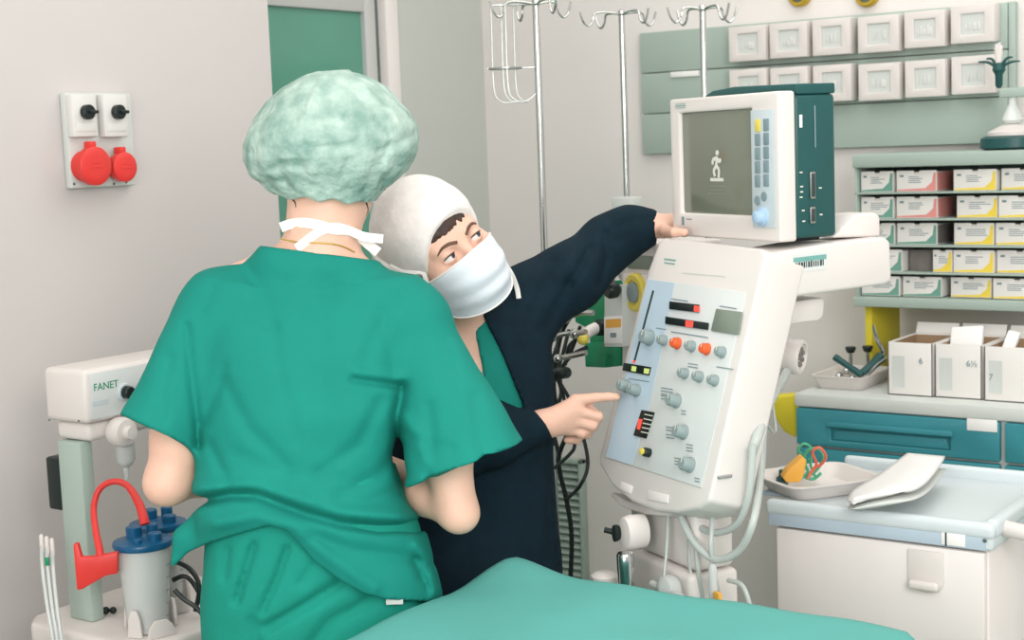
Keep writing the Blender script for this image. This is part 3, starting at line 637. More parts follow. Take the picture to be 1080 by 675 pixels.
for x, y, l, k in ((165, 362, 35, 3), (165, 385, 22, 2), (180, 478, 20, 2), (180, 500, 24, 2), (205, 570, 18, 3), (195, 98, 50, 1), (340, 120, 50, 1), (150, 185, 30, 1), (195, 196, 110, 1), (245, 290, 30, 2), (330, 300, 50, 1), (70, 335, 60, 1), (225, 430, 14, 2), (240, 530, 20, 3), (265, 630, 15, 2)):
    g = MB()
    for i in range(k): g.prism(PF.m(), pq([(x, y + i * 9), (x + l, y + i * 9 + l * .16), (x + l, y + i * 9 + 3 + l * .16), (x, y + i * 9 + 3)]), .0032, .0036)
    g.part('panel_lettering', 'key', plate)
# chin recesses, logo and seam on the housing
for q4 in ([(656, 508), (668, 513), (666, 521), (654, 516)], [(684, 517), (706, 522), (705, 531), (683, 527)]):
    MB().prism(PF.m(), quad(PF, q4), .0002, .0022, .001).part('recess_pad', 'cream', vent)
MB().prism(PF.m(), quad(PF, [(701, 272.5), (713, 274), (712.6, 275.4), (700.6, 273.9)]), .0002, .0008).prism(PF.m(), quad(PF, [(701, 276.5), (712, 278), (711.8, 279.2), (700.6, 277.7)]), .0002, .0008).part('maker_mark', 'logo', vent)
MB().prism(PF.m(), quad(PF, [(720, 287.2), (765, 291), (765, 292), (720, 288.2)]), .0002, .0007).part('seam', 'offgrey', vent)
# right side latch
u, v = side.uv(762, 502, .002); MB().lathe(side.m(u, v), [(.016, 0), (.016, .003), (.012, .006), (0, .006)], 20, 1, .5).box(side.m(u, v), (-.014, .014), (-.003, .003), (.005, .012), .002).part('side_latch', 'chrome', vent)
# arm going back to the right
AF = Fr(PF.P(uR + .004, 0, 0), -VN, ZZ, VX)
MB().prism(AF.m(), quad(AF, [(806, 270), (832, 264), (872, 257), (934, 250), (940, 255), (941.5, 294), (936, 300), (833, 314), (824, 300), (806, 290)]), -.12, 0, .007, 3).part('rear_arm', 'white', vent)
MB().prism(AF.m(), quad(AF, [(879, 251), (888, 241), (903, 226), (924, 224), (929, 228), (929.5, 250)], -.03), -.10, -.03, .006, 3).part('arm_hump', 'white', vent)
lb = MB().prism(AF.m(), quad(AF, [(836, 269), (871, 265), (871, 283.5), (836, 288)]), .0003, .0012, 0).part('type_label', 'panel', vent)
g = MB(); random.seed(5)
x = 838.5
while x < 869:
    w_ = .8 + random.random() * 1.4; yy = 279.2 - (x - 836) * .12
    g.prism(AF.m(), quad(AF, [(x, yy - 2.2 + random.random()), (x + w_, yy - 2.4 + random.random()), (x + w_, yy + 4.2), (x, yy + 4.4)]), .0013, .0018); x += w_ + .7 + random.random() * .6
g.part('label_lettering', 'glyph', lb)
MB().prism(AF.m(), quad(AF, [(836.5, 272), (871, 268), (871, 273), (836.5, 277)]), .0013, .0016).part('label_stripe', 'logo', lb)
MB().prism(AF.m(), quad(AF, [(829, 319), (868, 314), (870, 318), (869, 333), (864, 338), (828, 343)], -.05), -.11, -.05, .006).part('arm_socket', 'white', vent)
# expiratory barrel
bc = W(846, 377, 2.80); ba = (VX * .8 - VN * .55 + ZZ * -.1).normalized(); bx = ba.cross(ZZ).normalized(); bm_ = fm(bc, bx, ba.cross(bx), ba)
br = MB().lathe(bm_, [(.026, -.10), (.030, -.095), (.033, -.02), (.033, -.004), (.031, 0), (.026, .001), (.024, -.006), (0, -.006)], 28).part('expiratory_barrel', 'white', vent)
g = MB()
for k in range(7):
    a = 2 * pi * k / 7; g.ball(bm_ @ Vector((.015 * cos(a), .015 * sin(a), -.004)), .0048, seg=8)
g.ball(bm_ @ Vector((0, 0, -.004)), .006, seg=8).part('barrel_holes', 'boxside', br)
# pedestal below the panel
BF = Fr(W(715, 600, 2.76), VX, ZZ, VN); zg = -BF.O.z
a0 = BF.uv(672, 580)[0]; a1 = BF.uv(733, 580)[0]; vt_ = BF.uv(700, 527)[1]; vm_ = BF.uv(700, 592)[1]; vlow = BF.uv(700, 655)[1]
MB().box(BF.m(), (a0, a1), (vm_ + .003, vt_), (-.085, 0), .012, 3).part('upper_cabinet', 'white', vent)
MB().box(BF.m(), (a0 - .01, a1 + .004), (vlow - .1, vm_), (-.09, .015), .01, 3).part('lower_cabinet', 'white', vent)
MB().box(BF.m(), (a0 + .03, a1 - .03), (zg + .12, vlow - .1), (-.08, -.01), .01).part('column', 'offgrey', vent)
ft = MB().box(BF.m(), (a0 - .03, a1 + .0), (zg + .07, zg + .12), (-.1, .03), .012).part('foot_base', 'offgrey', vent)
for uu in (a0, a1 - .03):
    for ww in (-.07, 0.0): MB().cyl(BF.m(uu, zg + .035, ww) @ Matrix.Rotation(pi / 2, 4, 'Y'), .035, -.012, .012, .003).part('caster', 'black', ft)
MB().prism(PF.m(0, 0, -.05), quad(PF, [(655, 520), (668, 529), (690, 535), (712, 538), (735, 534), (735, 541), (712, 546), (688, 544), (664, 536), (652, 525)], -.05), -.03, .02, .004).part('chin_tray', 'white', vent)
# pipe fittings on the pedestal's left
kp = W(664, 562, 2.78); km = fm(kp, VX, ZZ, VN)
vk = MB().lathe(km, [(.026, -.03), (.028, 0), (.025, .012), (.016, .014), (0, .014)], 26, .9, 1.2).part('valve_body', 'white', vent)
MB().lathe(fm(kp + VN * .0142 - VX * .012, VX, ZZ, VN), [(.008, 0), (.010, .006), (.010, .012), (0, .014)], 16, .8, 1.6).tube([kp + VN * .02 - VX * .016, kp + VN * .034 - VX * .032 + ZZ * .004], .0055, 10).part('valve_knob', 'black', vk)
cp = W(660, 602, 2.72); cm = Matrix.Translation(cp)
MB().lathe(cm, [(.0, -.075), (.013, -.073), (.0145, -.03), (.016, .028), (.014, .033), (0, .033)], 22).part('filter_can', 'chrome', vent)
jp = W(638, 618, 2.80); jm = Matrix.Translation(jp)
MB().lathe(jm, [(.026, -.06), (.028, -.05), (.028, .0), (.025, .004), (.026, .006), (.026, .02), (.018, .026), (0, .027)], 24).part('jar', 'white', vent)
MB().box(BF.m(), (a0 - .1, a0 + .06), (vlow - .03, vlow - .0), (-.12, .07), .006).part('fitting_tray', 'offgrey', vent)
dp = W(702, 622, 2.71)
MB().lathe(fm(dp, VX, ZZ, VN), [(.022, -.02), (.026, -.01), (.024, .004), (.012, .012), (0, .014)], 22).tube([dp - VX * .045, dp + VX * .05], .007, 10).part('water_trap', 'cloudy', vent)
sp = W(752, 612, 2.66)
MB().lathe(Matrix.Translation(sp), [(.0, -.09), (.007, -.088), (.008, -.06), (.008, .02), (.006, .03), (0, .03)], 16).part('tube_holder', 'cloudy', vent)
tg = W(757, 636, 2.64)
MB().box(fm(tg, VX, ZZ, VN), (-.010, .010), (-.008, .020), (-.004, .004), .003).part('orange_tag', 'orangey', vent)
MB().box(fm(tg, VX, ZZ, VN), (-.010, .010), (-.02, -.0085), (-.004, .004), .003).part('green_tag', 'plumb', vent)
# hoses
hoses = [
 ([(829, 392, 2.80), (812, 424, 2.72), (798, 462, 2.70), (786, 500, 2.74), (776, 524, 2.79)], .009),
 ([(806, 440, 2.69), (802, 500, 2.68), (795, 548, 2.69), (780, 580, 2.72), (755, 590, 2.76), (732, 572, 2.79), (718, 545, 2.81)], .007),
 ([(794, 470, 2.68), (790, 520, 2.69), (778, 552, 2.72), (755, 562, 2.77), (738, 556, 2.81)], .0065),
 ([(752, 540, 2.78), (750, 575, 2.76), (754, 610, 2.78), (758, 630, 2.80)], .005),
 ([(733, 545, 2.82), (735, 590, 2.80), (742, 640, 2.82)], .0045),
 ([(705, 540, 2.84), (703, 580, 2.84), (700, 612, 2.83)], .003),
 ([(726, 545, 2.82), (728, 600, 2.82), (735, 642, 2.83)], .0035),
 ([(768, 612, 2.78), (783, 618, 2.75), (791, 640, 2.74), (794, 668, 2.74)], .0045),
 ([(801, 400, 2.78), (806, 440, 2.76), (818, 455, 2.9), (812, 410, 2.95)], .003)]
for pts, r in hoses: MB().tube([W(x, y, d - .10) if x < 800 else W(x, y, d - .03) for x, y, d in pts], r, 10, 6).part('hose', 'tubing', vent)

# ================================================================ patient monitor standing on the ventilator
MX = VX; MFr = Fr(W(704, 105.3, DV), VX, ZZ, VN); mb_ = Fr(MFr.P(MFr.uv(820.5, 150)[0], 0, 0), -VN, ZZ, VX)
mq = lambda x, y: (690 + x / 3.555, 80 + y / 3.555)
ur_ = MFr.uv(820.5, 150)[0]; vb_ = MFr.uv(760, 251.5)[1]
mon = thing('patient_monitor', 'boxy patient monitor with white bezel and dark green body atop the ventilator', 'monitor', MFr.P(ur_ / 2, vb_, -.06))
fp4 = quad(MFr, [(704, 105.3), (820.5, 98.4), (822, 257.8), (711.5, 246.5)]); vt4 = fp4[0][1]; vb4 = (fp4[2][1] + fp4[3][1]) / 2
u_r = fp4[1][0]
scr = [MFr.uv(*mq(88, 140)), MFr.uv(*mq(360, 130)), MFr.uv(*mq(370, 525)), MFr.uv(*mq(100, 520))]
su0, sv1 = scr[0]; su1, sv0 = scr[2]; su0 += .003
MB().ring(MFr.m(), (.006, u_r), (vb4, vt4), (-.036, 0), su0 - .006, u_r - su1, sv0 - vb4, vt4 - sv1, .005, 3).part('bezel', 'white', mon)
s_ = MB().box(MFr.m(), (su0 - .004, su1 + .004), (sv0 - .004, sv1 + .004), (-.03, -.008), .001).part('screen', 'screen', mon)
ic = MB(); cx_, cy_ = MFr.uv(*mq(234, 340), -.008)
def stroke(pts, w_=.0035):
    for i in range(len(pts) - 1): ic.tube([MFr.P(cx_ + pts[i][0], cy_ + pts[i][1], -.0076), MFr.P(cx_ + pts[i + 1][0], cy_ + pts[i + 1][1], -.0076)], w_, 8, flat=.15, up=VN)
ic.lathe(MFr.m(cx_ + .003, cy_ + .025, -.008), [(.005, 0), (.005, .0006), (0, .0006)], 14)
stroke([(.002, .018), (-.001, .002), (-.010, -.008), (-.006, -.018)]); stroke([(-.001, .002), (.008, -.006), (.006, -.02)]); stroke([(.001, .016), (-.012, .012), (-.013, .004)]); stroke([(.001, .015), (.010, .008), (.014, .014)])
ic.box(MFr.m(cx_, cy_ - .024, -.008), (-.021, .021), (-.003, .003), (0, .0006), 0)
ic.part('start_logo', 'glyph_l', s_)
g = MB()
for i, (l, dx) in enumerate(((.05, -.022), (.042, -.022), (.06, -.03))): g.box(MFr.m(cx_, cy_ - .036 - .007 * i, -.008), (dx, dx + l), (-.0006, .0006), (0, .0005), 0)
g.part('screen_lettering', 'lcd', s_)
ku0, kv1 = MFr.uv(*mq(364, 130)); ku1, kv0 = MFr.uv(*mq(458, 572))
kp_ = MB().box(MFr.m(), (ku0, ku1), (kv0, kv1), (.0003, .002), .0006).part('keypad', 'keypad', mon)
for r, y in enumerate((185, 238, 290, 341, 393)):
    for cidx, x in enumerate((389, 421)):
        u, v = MFr.uv(*mq(x, y + (cidx - .5) * -3), .002)
        MB().box(MFr.m(u, v), (-.0075, .0075), (-.0105, .0105), (.002, .0038), .0008).part('key', 'dialyellow' if (r == 0 and cidx == 0) else 'key', kp_, 'yellow key' if (r == 0 and cidx == 0) else None)
for x, y in ((388, 467), (413, 452)):
    u, v = MFr.uv(*mq(x, y), .002); MB().cyl(MFr.m(u, v), .0085, .002, .0042, .001, 18).part('round_key', 'key', kp_)
u, v = MFr.uv(*mq(408, 528), .002); MB().lathe(MFr.m(u, v), [(.017, .002), (.017, .006), (.012, .008), (.011, .018), (.008, .02), (0, .02)], 24).part('rotary_knob', 'dialblue', kp_, 'blue rotary knob')
lg = MB()
u0, v1 = MFr.uv(*mq(80, 104)); u1, v0 = MFr.uv(*mq(118, 122))
lg.box(MFr.m(), (u0, u1), (v0 + .001, v0 + .002), (.0002, .0008), 0).box(MFr.m(), (u0, u1), (v1 - .002, v1 - .001), (.0002, .0008), 0).box(MFr.m(), (u0, u1), ((v0 + v1) / 2 - .001, (v0 + v1) / 2 + .001), (.0002, .0008), 0)
lg.part('maker_mark', 'logo', mon)
u0, v1 = MFr.uv(*mq(104, 520)); MB().box(MFr.m(u0, v1), (0, .008), (-.020, -.004), (.0002, .001), 0).box(MFr.m(u0, v1), (.016, .034), (-.009, -.007), (.0002, .0008), 0).part('indicator_label', 'key', mon)
# body
u_b = u_r - .004
MB().box(MFr.m(), (.02, u_b), (vb4 + .004, vt4 - .006), (-.125, -.0365), .008, 3).part('rear_body', 'darkgreen', mon)
hq = [(.03, vt4 - .007), (.09, vt4 + .012), (.16, vt4 + .016), (u_b, vt4 + .012), (u_b, vt4 - .006)]
MB().prism(MFr.m(), hq, -.125, -.042, .003).part('carry_handle', 'darkgreen', mon)
sd = Fr(MFr.P(u_b, 0, 0), -VN, ZZ, VX)
def sq(x, y): return sd.uv(*mq(x, y))
u, v = sq(548, 170); MB().box(sd.m(u, v), (-.003, .003), (-.011, .011), (.0003, .002), .0005).part('side_label', 'paper', mon)
u, v = sq(602, 190); MB().box(sd.m(u, v), (-.0012, .0012), (-.036, .036), (.0003, .0015), .0004).part('card_slot', 'key', mon)
for y, h2 in ((410, .024), (522, .015)):
    u, v = sq(590, y); pc = MB().box(sd.m(u, v), (-.006, .006), (-h2, h2), (.0003, .005), .002).part('port', 'steel', mon)
    MB().box(sd.m(u, v), (-.004, .004), (-h2 + .004, h2 - .004), (.0051, .0058), .0005).part('port_pins', 'glyph', pc)
g = MB()
for x, y in ((550, 362), (552, 415), (552, 435), (550, 455), (622, 420), (625, 520), (558, 505), (560, 545)):
    u, v = sq(x, y); g.box(sd.m(u, v), (-.003, .003), (-.0012, .0012), (.0003, .0008), 0)
g.part('side_lettering', 'glyph_l', mon)
MB().box(MFr.m(), (.03, u_b - .03), (vb4 - .003, vb4 + .004), (-.11, -.06), .002).part('foot', 'black', mon)

# ================================================================ gas module behind the panel, with its pipework
GF = Fr(W(650, 260, 3.2), VX, ZZ, VN)
gas = thing('gas_module', 'white gas mixing module with yellow-ringed dial behind the slanted panel', 'gas module', Vector((GF.P(.06, 0, -.1).x, GF.P(.06, 0, -.1).y, 0)))
def gq(pts, w=0): return quad(GF, pts, w)
MB().prism(GF.m(), gq([(649, 258), (653, 254), (692, 257), (692, 404), (656, 400), (656, 300), (649, 290)]), -.16, 0, .006, 3).part('module_housing', 'white', gas)
MB().prism(GF.m(), gq([(663, 268), (689, 270), (689, 285), (663, 283)]), .0003, .003, .001).part('window', 'lcd', gas)
MB().prism(GF.m(), gq([(658, 288), (690, 291), (690, 400), (658, 396)]), .0003, .004, .002).part('face_plate', 'cream', gas)
u, v = GF.uv(674, 308); MB().lathe(GF.m(u, v), [(.024, .0042), (.040, .0042), (.040, .012), (.036, .016), (.026, .016), (.024, .012)], 30).part('dial_ring', 'dialyellow', gas)
MB().lathe(GF.m(u, v), [(.023, .0042), (.021, .018), (.016, .02), (0, .02)], 24).part('dial', 'knob', gas)
MB().prism(GF.m(), gq([(637, 302), (656, 300), (656, 366), (637, 366)], .03), -.05, .03, .003).part('valve_block', 'offgrey', gas)
lbp = MB().prism(GF.m(), gq([(637.5, 334), (656, 333), (656, 362), (637.5, 362)], .031), .0303, .032, .0004).part('label_plate', 'paper', gas)
MB().prism(GF.m(), gq([(639, 337), (655, 336), (655, 345), (639, 346)], .032), .0321, .0328, 0).part('label_stripe', 'orangey', lbp)
MB().prism(GF.m(), gq([(644, 351), (650, 351), (650, 356), (644, 356)], .032), .0321, .0326, 0).part('label_mark', 'key', lbp)
u, v = GF.uv(645, 306, .05)
MB().lathe(GF.m(u, v), [(.008, .0305), (.017, .04), (.018, .056), (.014, .062), (0, .062)], 18).part('black_knob', 'black', gas)
u, v = GF.uv(644, 290, .02); MB().cyl(GF.m(u, v, .02) @ Matrix.Rotation(-pi / 2, 4, 'X'), .0085, -.03, .035, .002).part('rod', 'lcd', gas)
MB().prism(GF.m(), gq([(606, 322), (640, 296), (640, 340), (618, 346), (606, 340)], -.02), -.07, -.02, .004).prism(GF.m(), gq([(616, 362), (654, 358), (654, 386), (646, 386), (645, 374), (640, 374), (638, 388), (617, 387)], -.01), -.06, -.01, .003).prism(GF.m(), gq([(622, 340), (636, 338), (636, 364), (622, 364)], -.02), -.06, -.02, .002).part('gas_manifold', 'plumb', gas, 'green gas manifold')
u, v = GF.uv(627, 346, .02); MB().lathe(GF.m(u, v, .0), [(.012, -.018), (.018, -.004), (.018, .012), (.011, .016), (0, .016)], 20).part('knob_collar', 'black', gas)
p = GF.P(u, v, .016); yk = MB().tube([p, p + VN * .02 - ZZ * .006 + VX * .004, p + VN * .032 - ZZ * .014 + VX * .008], [.013, .0125, .011], 14).part('flow_knob', 'cream', gas)
MB().ball(p + VN * .04 - ZZ * .02 + VX * .012, .0125).part('flow_knob_tip', 'dialyellow', yk)
fit = MB()
for x, y, r in ((596, 336, 6), (604, 318, 5), (612, 326, 4), (583, 356, 5), (606, 352, 6), (588, 378, 5)):
    fit.ball(W(x, y, 3.2), r * .0019, seg=10)
fit.tube([W(596, 336, 3.2), W(612, 330, 3.18), W(626, 330, 3.16)], .006, 8).tube([W(606, 352, 3.2), W(618, 350, 3.17)], .006, 8).tube([W(588, 378, 3.22), W(600, 376, 3.2), W(618, 372, 3.16)], .006, 8).tube([W(583, 356, 3.22), W(596, 352, 3.2), W(606, 352, 3.2)], .005, 8)
fit.part('pipe_fittings', 'steel', gas)
gb = MB().box(GF.m(), (.0, .09), (-GF.O.z + .1, GF.uv(670, 400)[1] + .01), (-.15, -.05), .008).part('support_post', 'offgrey', gas)
MB().box(GF.m(), (-.02, .10), (-GF.O.z, -GF.O.z + .0995), (-.2, .0), .015).part('foot', 'offgrey', gas)
# cables hanging from the manifold
ca = [
 ([(604, 330, 3.22), (592, 352, 3.24), (586, 384, 3.24), (584, 410, 3.24), (590, 440, 3.24), (600, 452, 3.24), (589, 485, 3.25), (598, 530, 3.25), (603, 570, 3.25), (600, 640, 3.25)], .0055, 'thickest black cable running down to the floor beside the navy cardigan'),
 ([(600, 348, 3.22), (594, 372, 3.2), (588, 396, 3.19), (600, 420, 3.19), (612, 450, 3.19), (620, 488, 3.19), (612, 512, 3.19), (598, 526, 3.23)], .0042, 'black cable bowing out to the right below the pointing hand'),
 ([(612, 344, 3.21), (602, 372, 3.23), (591, 394, 3.23), (596, 425, 3.22), (604, 448, 3.22), (606, 470, 3.22), (600, 480, 3.22), (584, 494, 3.22)], .004, 'black cable looping behind the pointing hand'),
 ([(594, 336, 3.22), (588, 362, 3.18), (582, 384, 3.18), (578, 430, 3.18), (584, 470, 3.18)], .004, 'short black cable close along the cardigan edge'),
 ([(620, 366, 3.2), (604, 374, 3.2), (592, 388, 3.2), (582, 402, 3.2), (590, 436, 3.2)], .0045, 'black cable leaving the lower green manifold sideways')]
ca += [([(610, 356, 3.22), (600, 366, 3.26), (596, 384, 3.29), (586, 392, 3.29), (592, 414, 3.30), (583, 446, 3.30), (590, 480, 3.30)], .0045, 'black cable hanging straight behind the wrist of the pointing hand')]
for pts, r, lab in ca: MB().tube([W(x, y, d + .05) for x, y, d in pts], r, 8, 6).solo('cable', 'black', lab, 'cable', group='black cables below the gas module')
MB().tube([W(582, 398, 3.19), W(590, 394, 3.17), W(597, 393, 3.2)], .013, 10).solo('cable_clip', 'black', 'black clip bundling the cables below the green manifold', 'clip')

# ================================================================ suction unit at the left
FF = Fr(W(88, 391, 3.0), (1, 0, 0), (0, 0, 1), (0, -1, 0)); fo_ = FF.O
sdp = onx(44, 386, fo_.x).y - fo_.y
fq = lambda x, y, w=0: FF.uv(x, y, w)
hb = fq(88, 449)[1]; hb2 = fq(92, 469)[1]; fw_ = .34
zb_t = onz(100, 655, .62).z
su = thing('suction_unit', 'white suction unit on a grey-green column by the left wall', 'suction unit', Vector((fo_.x + .12, fo_.y + .1, 0)))
MB().box(FF.m(), (0, fw_), (hb, 0), (-sdp, 0), .012, 3).part('head_housing', 'white', su)
MB().box(FF.m(), (.012, fw_ - .012), (hb2, hb - .001), (-sdp + .015, -.012), .012, 3).part('head_skirt', 'white', su)
u0, v1 = fq(94, 399); fpl = MB().box(FF.m(), (u0, fw_ - .02), (hb + .008, -.008), (.0002, .003), .001).part('face_plate', 'panel', su)
u, v = fq(101, 409.5, .003); MB().text(FF.m(u - .006, v + .001, .0033), 'FANET', .021, .0004, 'LEFT').part('lettering', 'logogreen', fpl)
MB().box(FF.m(u, v - .03, .003), (-.012, .03), (-.006, .004), (.0002, .0006), .0).part('small_print', 'keypad', fpl)
u, v = fq(131, 413.5, .003); MB().lathe(FF.m(u, v), [(.018, .0032), (.019, .006), (.0165, .009), (0, .009)], 22).part('gauge_ring', 'keypad', fpl)
MB().lathe(FF.m(u, v), [(.0135, .0092), (.013, .022), (.011, .024), (0, .024)], 20).part('vacuum_knob', 'black', fpl)
for x, y in ((52, 443), (83, 444)):
    pp = onx(x, y, fo_.x - .0002); MB().ball(pp, .0022, seg=8).part('screw', 'gap', su)
u, v = fq(124, 455, .0); kn = MB().lathe(FF.m(u, v), [(.026, -.008), (.030, 0), (.031, .02), (.026, .03), (.014, .032), (.013, .045), (0, .046)], 26).part('white_knob', 'white', su)
pb = FF.P(fq(132, 480)[0], 0, .0); zt_ = W(132, 468, 3.0).z
MB().lathe(Matrix.Translation((pb.x, pb.y, zt_)), [(.012, .0), (.02, -.006), (.02, -.05), (.012, -.062), (.006, -.066), (.005, -.09), (0, -.09)], 20).part('moisture_bulb', 'cloudy', su)
MB().lathe(Matrix.Translation((pb.x, pb.y, zt_)), [(.0, -.015), (.012, -.02), (.013, -.045), (0, -.05)], 16).part('bulb_float', 'white', su)
# column
cxl = onx(88, 560, fo_.x + .0).x; cw = fq(104, 560, -.03)[0]; cdp = onx(66, 560, fo_.x).y - fo_.y
zbase = ony(103, 655, fo_.y + .03).z
cb = fo_.z + hb2
MB().box(FF.m(0, -fo_.z), (.002, cw), (zbase, cb - .0005), (-cdp, -.03), .004).part('column', 'greygreen', su)
pk = onx(62, 512, fo_.x); MB().box(I4, (fo_.x + .004, fo_.x + .05), (fo_.y + cdp + .001, fo_.y + cdp + .045), (pk.z - .055, pk.z + .055), .006).part('plug_box', 'black', su)
# base tray, lower column and castors
bp_ = [(-.06, -.16), (-.02, -.2), (.30, -.2), (.36, -.15), (.36, .14), (.30, .19), (-.02, .19), (-.06, .15)]
bmx = Matrix.Translation((fo_.x, fo_.y, zbase))
MB().prism(bmx, bp_, -.05, -.0005, .012, 3).part('base_tray', 'white', su)
MB().box(bmx, (.02, .28), (-.08, .1), (-zbase + .08, -.0505), .01).part('lower_body', 'white', su)
lb_ = MB().prism(bmx, [(x * 1.02, y * 1.02) for x, y in bp_], -zbase + .055, -zbase + .0795, .008).part('foot_plate', 'offgrey', su)
for x, y in ((-.02, -.15), (.31, -.15), (-.02, .14), (.31, .14)): MB().cyl(bmx @ Matrix.Translation((x, y, -zbase + .0275)) @ Matrix.Rotation(pi / 2, 4, 'X'), .0275, -.01, .01, .003).part('caster', 'black', lb_)
# canister holders
def jar_at(xl, yl, D): p = W(xl, yl, D); return Vector((p.x, p.y, zbase + .001))
J1 = onz(157, 664, zbase); J2 = J1 + Vector((.115, .085, 0)) 
def canister(J, lab, sc=1.0):
    t = thing('suction_canister', lab, 'canister', J, 'canisters on the suction unit'); m_ = Matrix.Translation(J + ZZ * .001)
    Hh = ony(155, 575, J.y).z - J.z if sc == 1.0 else HJ
    MB().lathe(m_, [(.036, 0), (.040, .006), (.052, Hh), (.0505, Hh), (.0385, .008), (0, .006)], 36).part('jar', 'clear', t)
    ld = MB().lathe(m_, [(.0495, Hh - .01), (.0495, Hh + .0), (.058, Hh), (.060, Hh + .006), (.058, Hh + .012), (.03, Hh + .016), (.018, Hh + .02), (0, Hh + .02)], 36).part('lid', 'bluelid', t, 'blue lid')
    for dx, dy, r, hh in ((-.03, -.02, .008, .016), (.005, -.03, .014, .022), (.03, .005, .012, .03), (-.004, .02, .016, .03)):
        MB().cyl(m_ @ Matrix.Translation((dx, dy, Hh + .008)), r, 0, hh, .002, 14).part('port', 'bluelid', ld)
    g = MB()
    for k in range(5): g.box(m_ @ Matrix.Rotation(radians(-70), 4, 'Z'), (.043 + k * .0021, .0445 + k * .0021), (-.004, .004 + (k % 2) * .004), (.03 + k * .026, .0315 + k * .026), 0)
    g.part('scale_marks', 'key', t)
    return Hh
HJ = canister(J1, 'clear suction canister with blue lid standing in the front white holder')
canister(J2, 'second blue-lidded canister behind the front one, under the elbow', 2)
for J, nm_ in ((J1, 'front'), (J2, 'rear')):
    for a in (200, 340, 90):
        m_ = Matrix.Translation(J) @ Matrix.Rotation(radians(a), 4, 'Z') 
        MB().prism(m_ @ Matrix(((0, 0, 1, .049), (1, 0, 0, 0), (0, 1, 0, 0), (0, 0, 0, 1))), [(-.016, 0), (.016, 0), (.013, .035), (.006, .055), (-.006, .055), (-.013, .035)], 0, .007, .002).part('canister_claw', 'white', su)
    m_ = Matrix.Translation(J) @ Matrix.Rotation(radians(252), 4, 'Z')
    MB().prism(m_ @ Matrix(((0, 0, 1, .058), (1, 0, 0, 0), (0, 1, 0, 0), (0, 0, 0, 1))), [(-.03, 0), (.03, 0), (.024, .022), (.012, .034), (-.012, .034), (-.024, .022)], 0, .008, .002).part('canister_holder', 'white', su)
# red hose with its flared bracket
Dj = dep(J1)
pth = [(153, 553, Dj - .04), (151, 545, Dj - .035), (146, 530, Dj - .02), (134, 512, Dj - .01), (119, 508, Dj - .01), (105, 516, Dj - .01), (99, 535, Dj - .02), (101, 560, Dj - .05), (105, 580, Dj - .07), (106, 590, Dj - .075)]
t = thing('red_hose', 'red looped suction hose with flat flared end hooked on the front canister', 'hose', W(105, 620, Dj - .01))
MB().tube([W(*p) for p in pth], [.0098, .0095, .0085, .0065, .0062, .0062, .0062, .0068, .0075, .0075], 12, 6).part('tube', 'red', t)
rb = Fr(W(105, 595, Dj - .075), RH, ZZ, -FH)
MB().prism(rb.m(), quad(rb, [(78, 573), (83, 572), (87, 587), (101, 586), (125, 581.5), (125, 604), (112, 606.5), (87, 621), (82, 621.5)]), -.008, .008, .003).part('flared_end', 'red', t)
# clear tubing bundle and cables
for i, lab in enumerate(('leftmost clear tube hanging left of the suction column', 'middle clear tube hanging left of the suction column', 'rightmost clear tube hanging left of the suction column')):
    o_ = i * 5.6
    pts = [(44 + o_, 572 + 2 * i, 3.0), (45 + o_, 600, 3.0), (50 + o_ * .9, 640, 2.98), (57 + o_ * .8, 685, 2.97), (60 + o_ * .8, 760, 2.97)]
    en = W(*pts[-1]); en.z = .006
    t = thing('clear_tube', lab, 'tube', en, 'clear tubes left of the suction column')
    MB().tube([W(*p) for p in pts] + [en], [.0042, .004, .0038, .0036, .0036, .0036], 10, 6).part('tube', 'cloudy', t)
    MB().lathe(Matrix.Translation(W(*pts[0])), [(.0040, -.02), (.0045, -.016), (.0045, .012), (.003, .016), (0, .016)], 14).part('tube_end', 'white', t)
    if i == 1: MB().box(fm(W(50, 592, 2.985), RH, ZZ, -FH), (-.004, .004), (-.008, .008), (-.002, .004), .001).part('green_dot', 'plumb', t)
for i, (pts, lab) in enumerate((([(184, 592, 3.12), (200, 600, 3.1), (210, 618, 3.08), (206, 645, 3.06)], 'black cable curving behind the green tunic flap, upper one'), ([(182, 612, 3.1), (196, 608, 3.1), (208, 622, 3.1), (214, 640, 3.08)], 'black cable crossing behind the canister, middle one'), ([(184, 622, 3.0), (194, 632, 3.0), (206, 640, 3.0), (220, 655, 3.0)], 'black cable lying low right of the canister'))):
    MB().tube([W(*p) for p in pts], .005, 8, 6).solo('cable', 'black', lab, 'cable', group='black cables behind the canister')
pk = W(115, 646, 2.98); pk = onz(115, 648, zbase); MB().ball(pk + ZZ * .0085 - RH * .006, .008).ball(pk + ZZ * .0085 + RH * .009, .0075).solo('clamp_screw', 'black', 'small black clamp screw lying on the white base beside the column', 'screw')
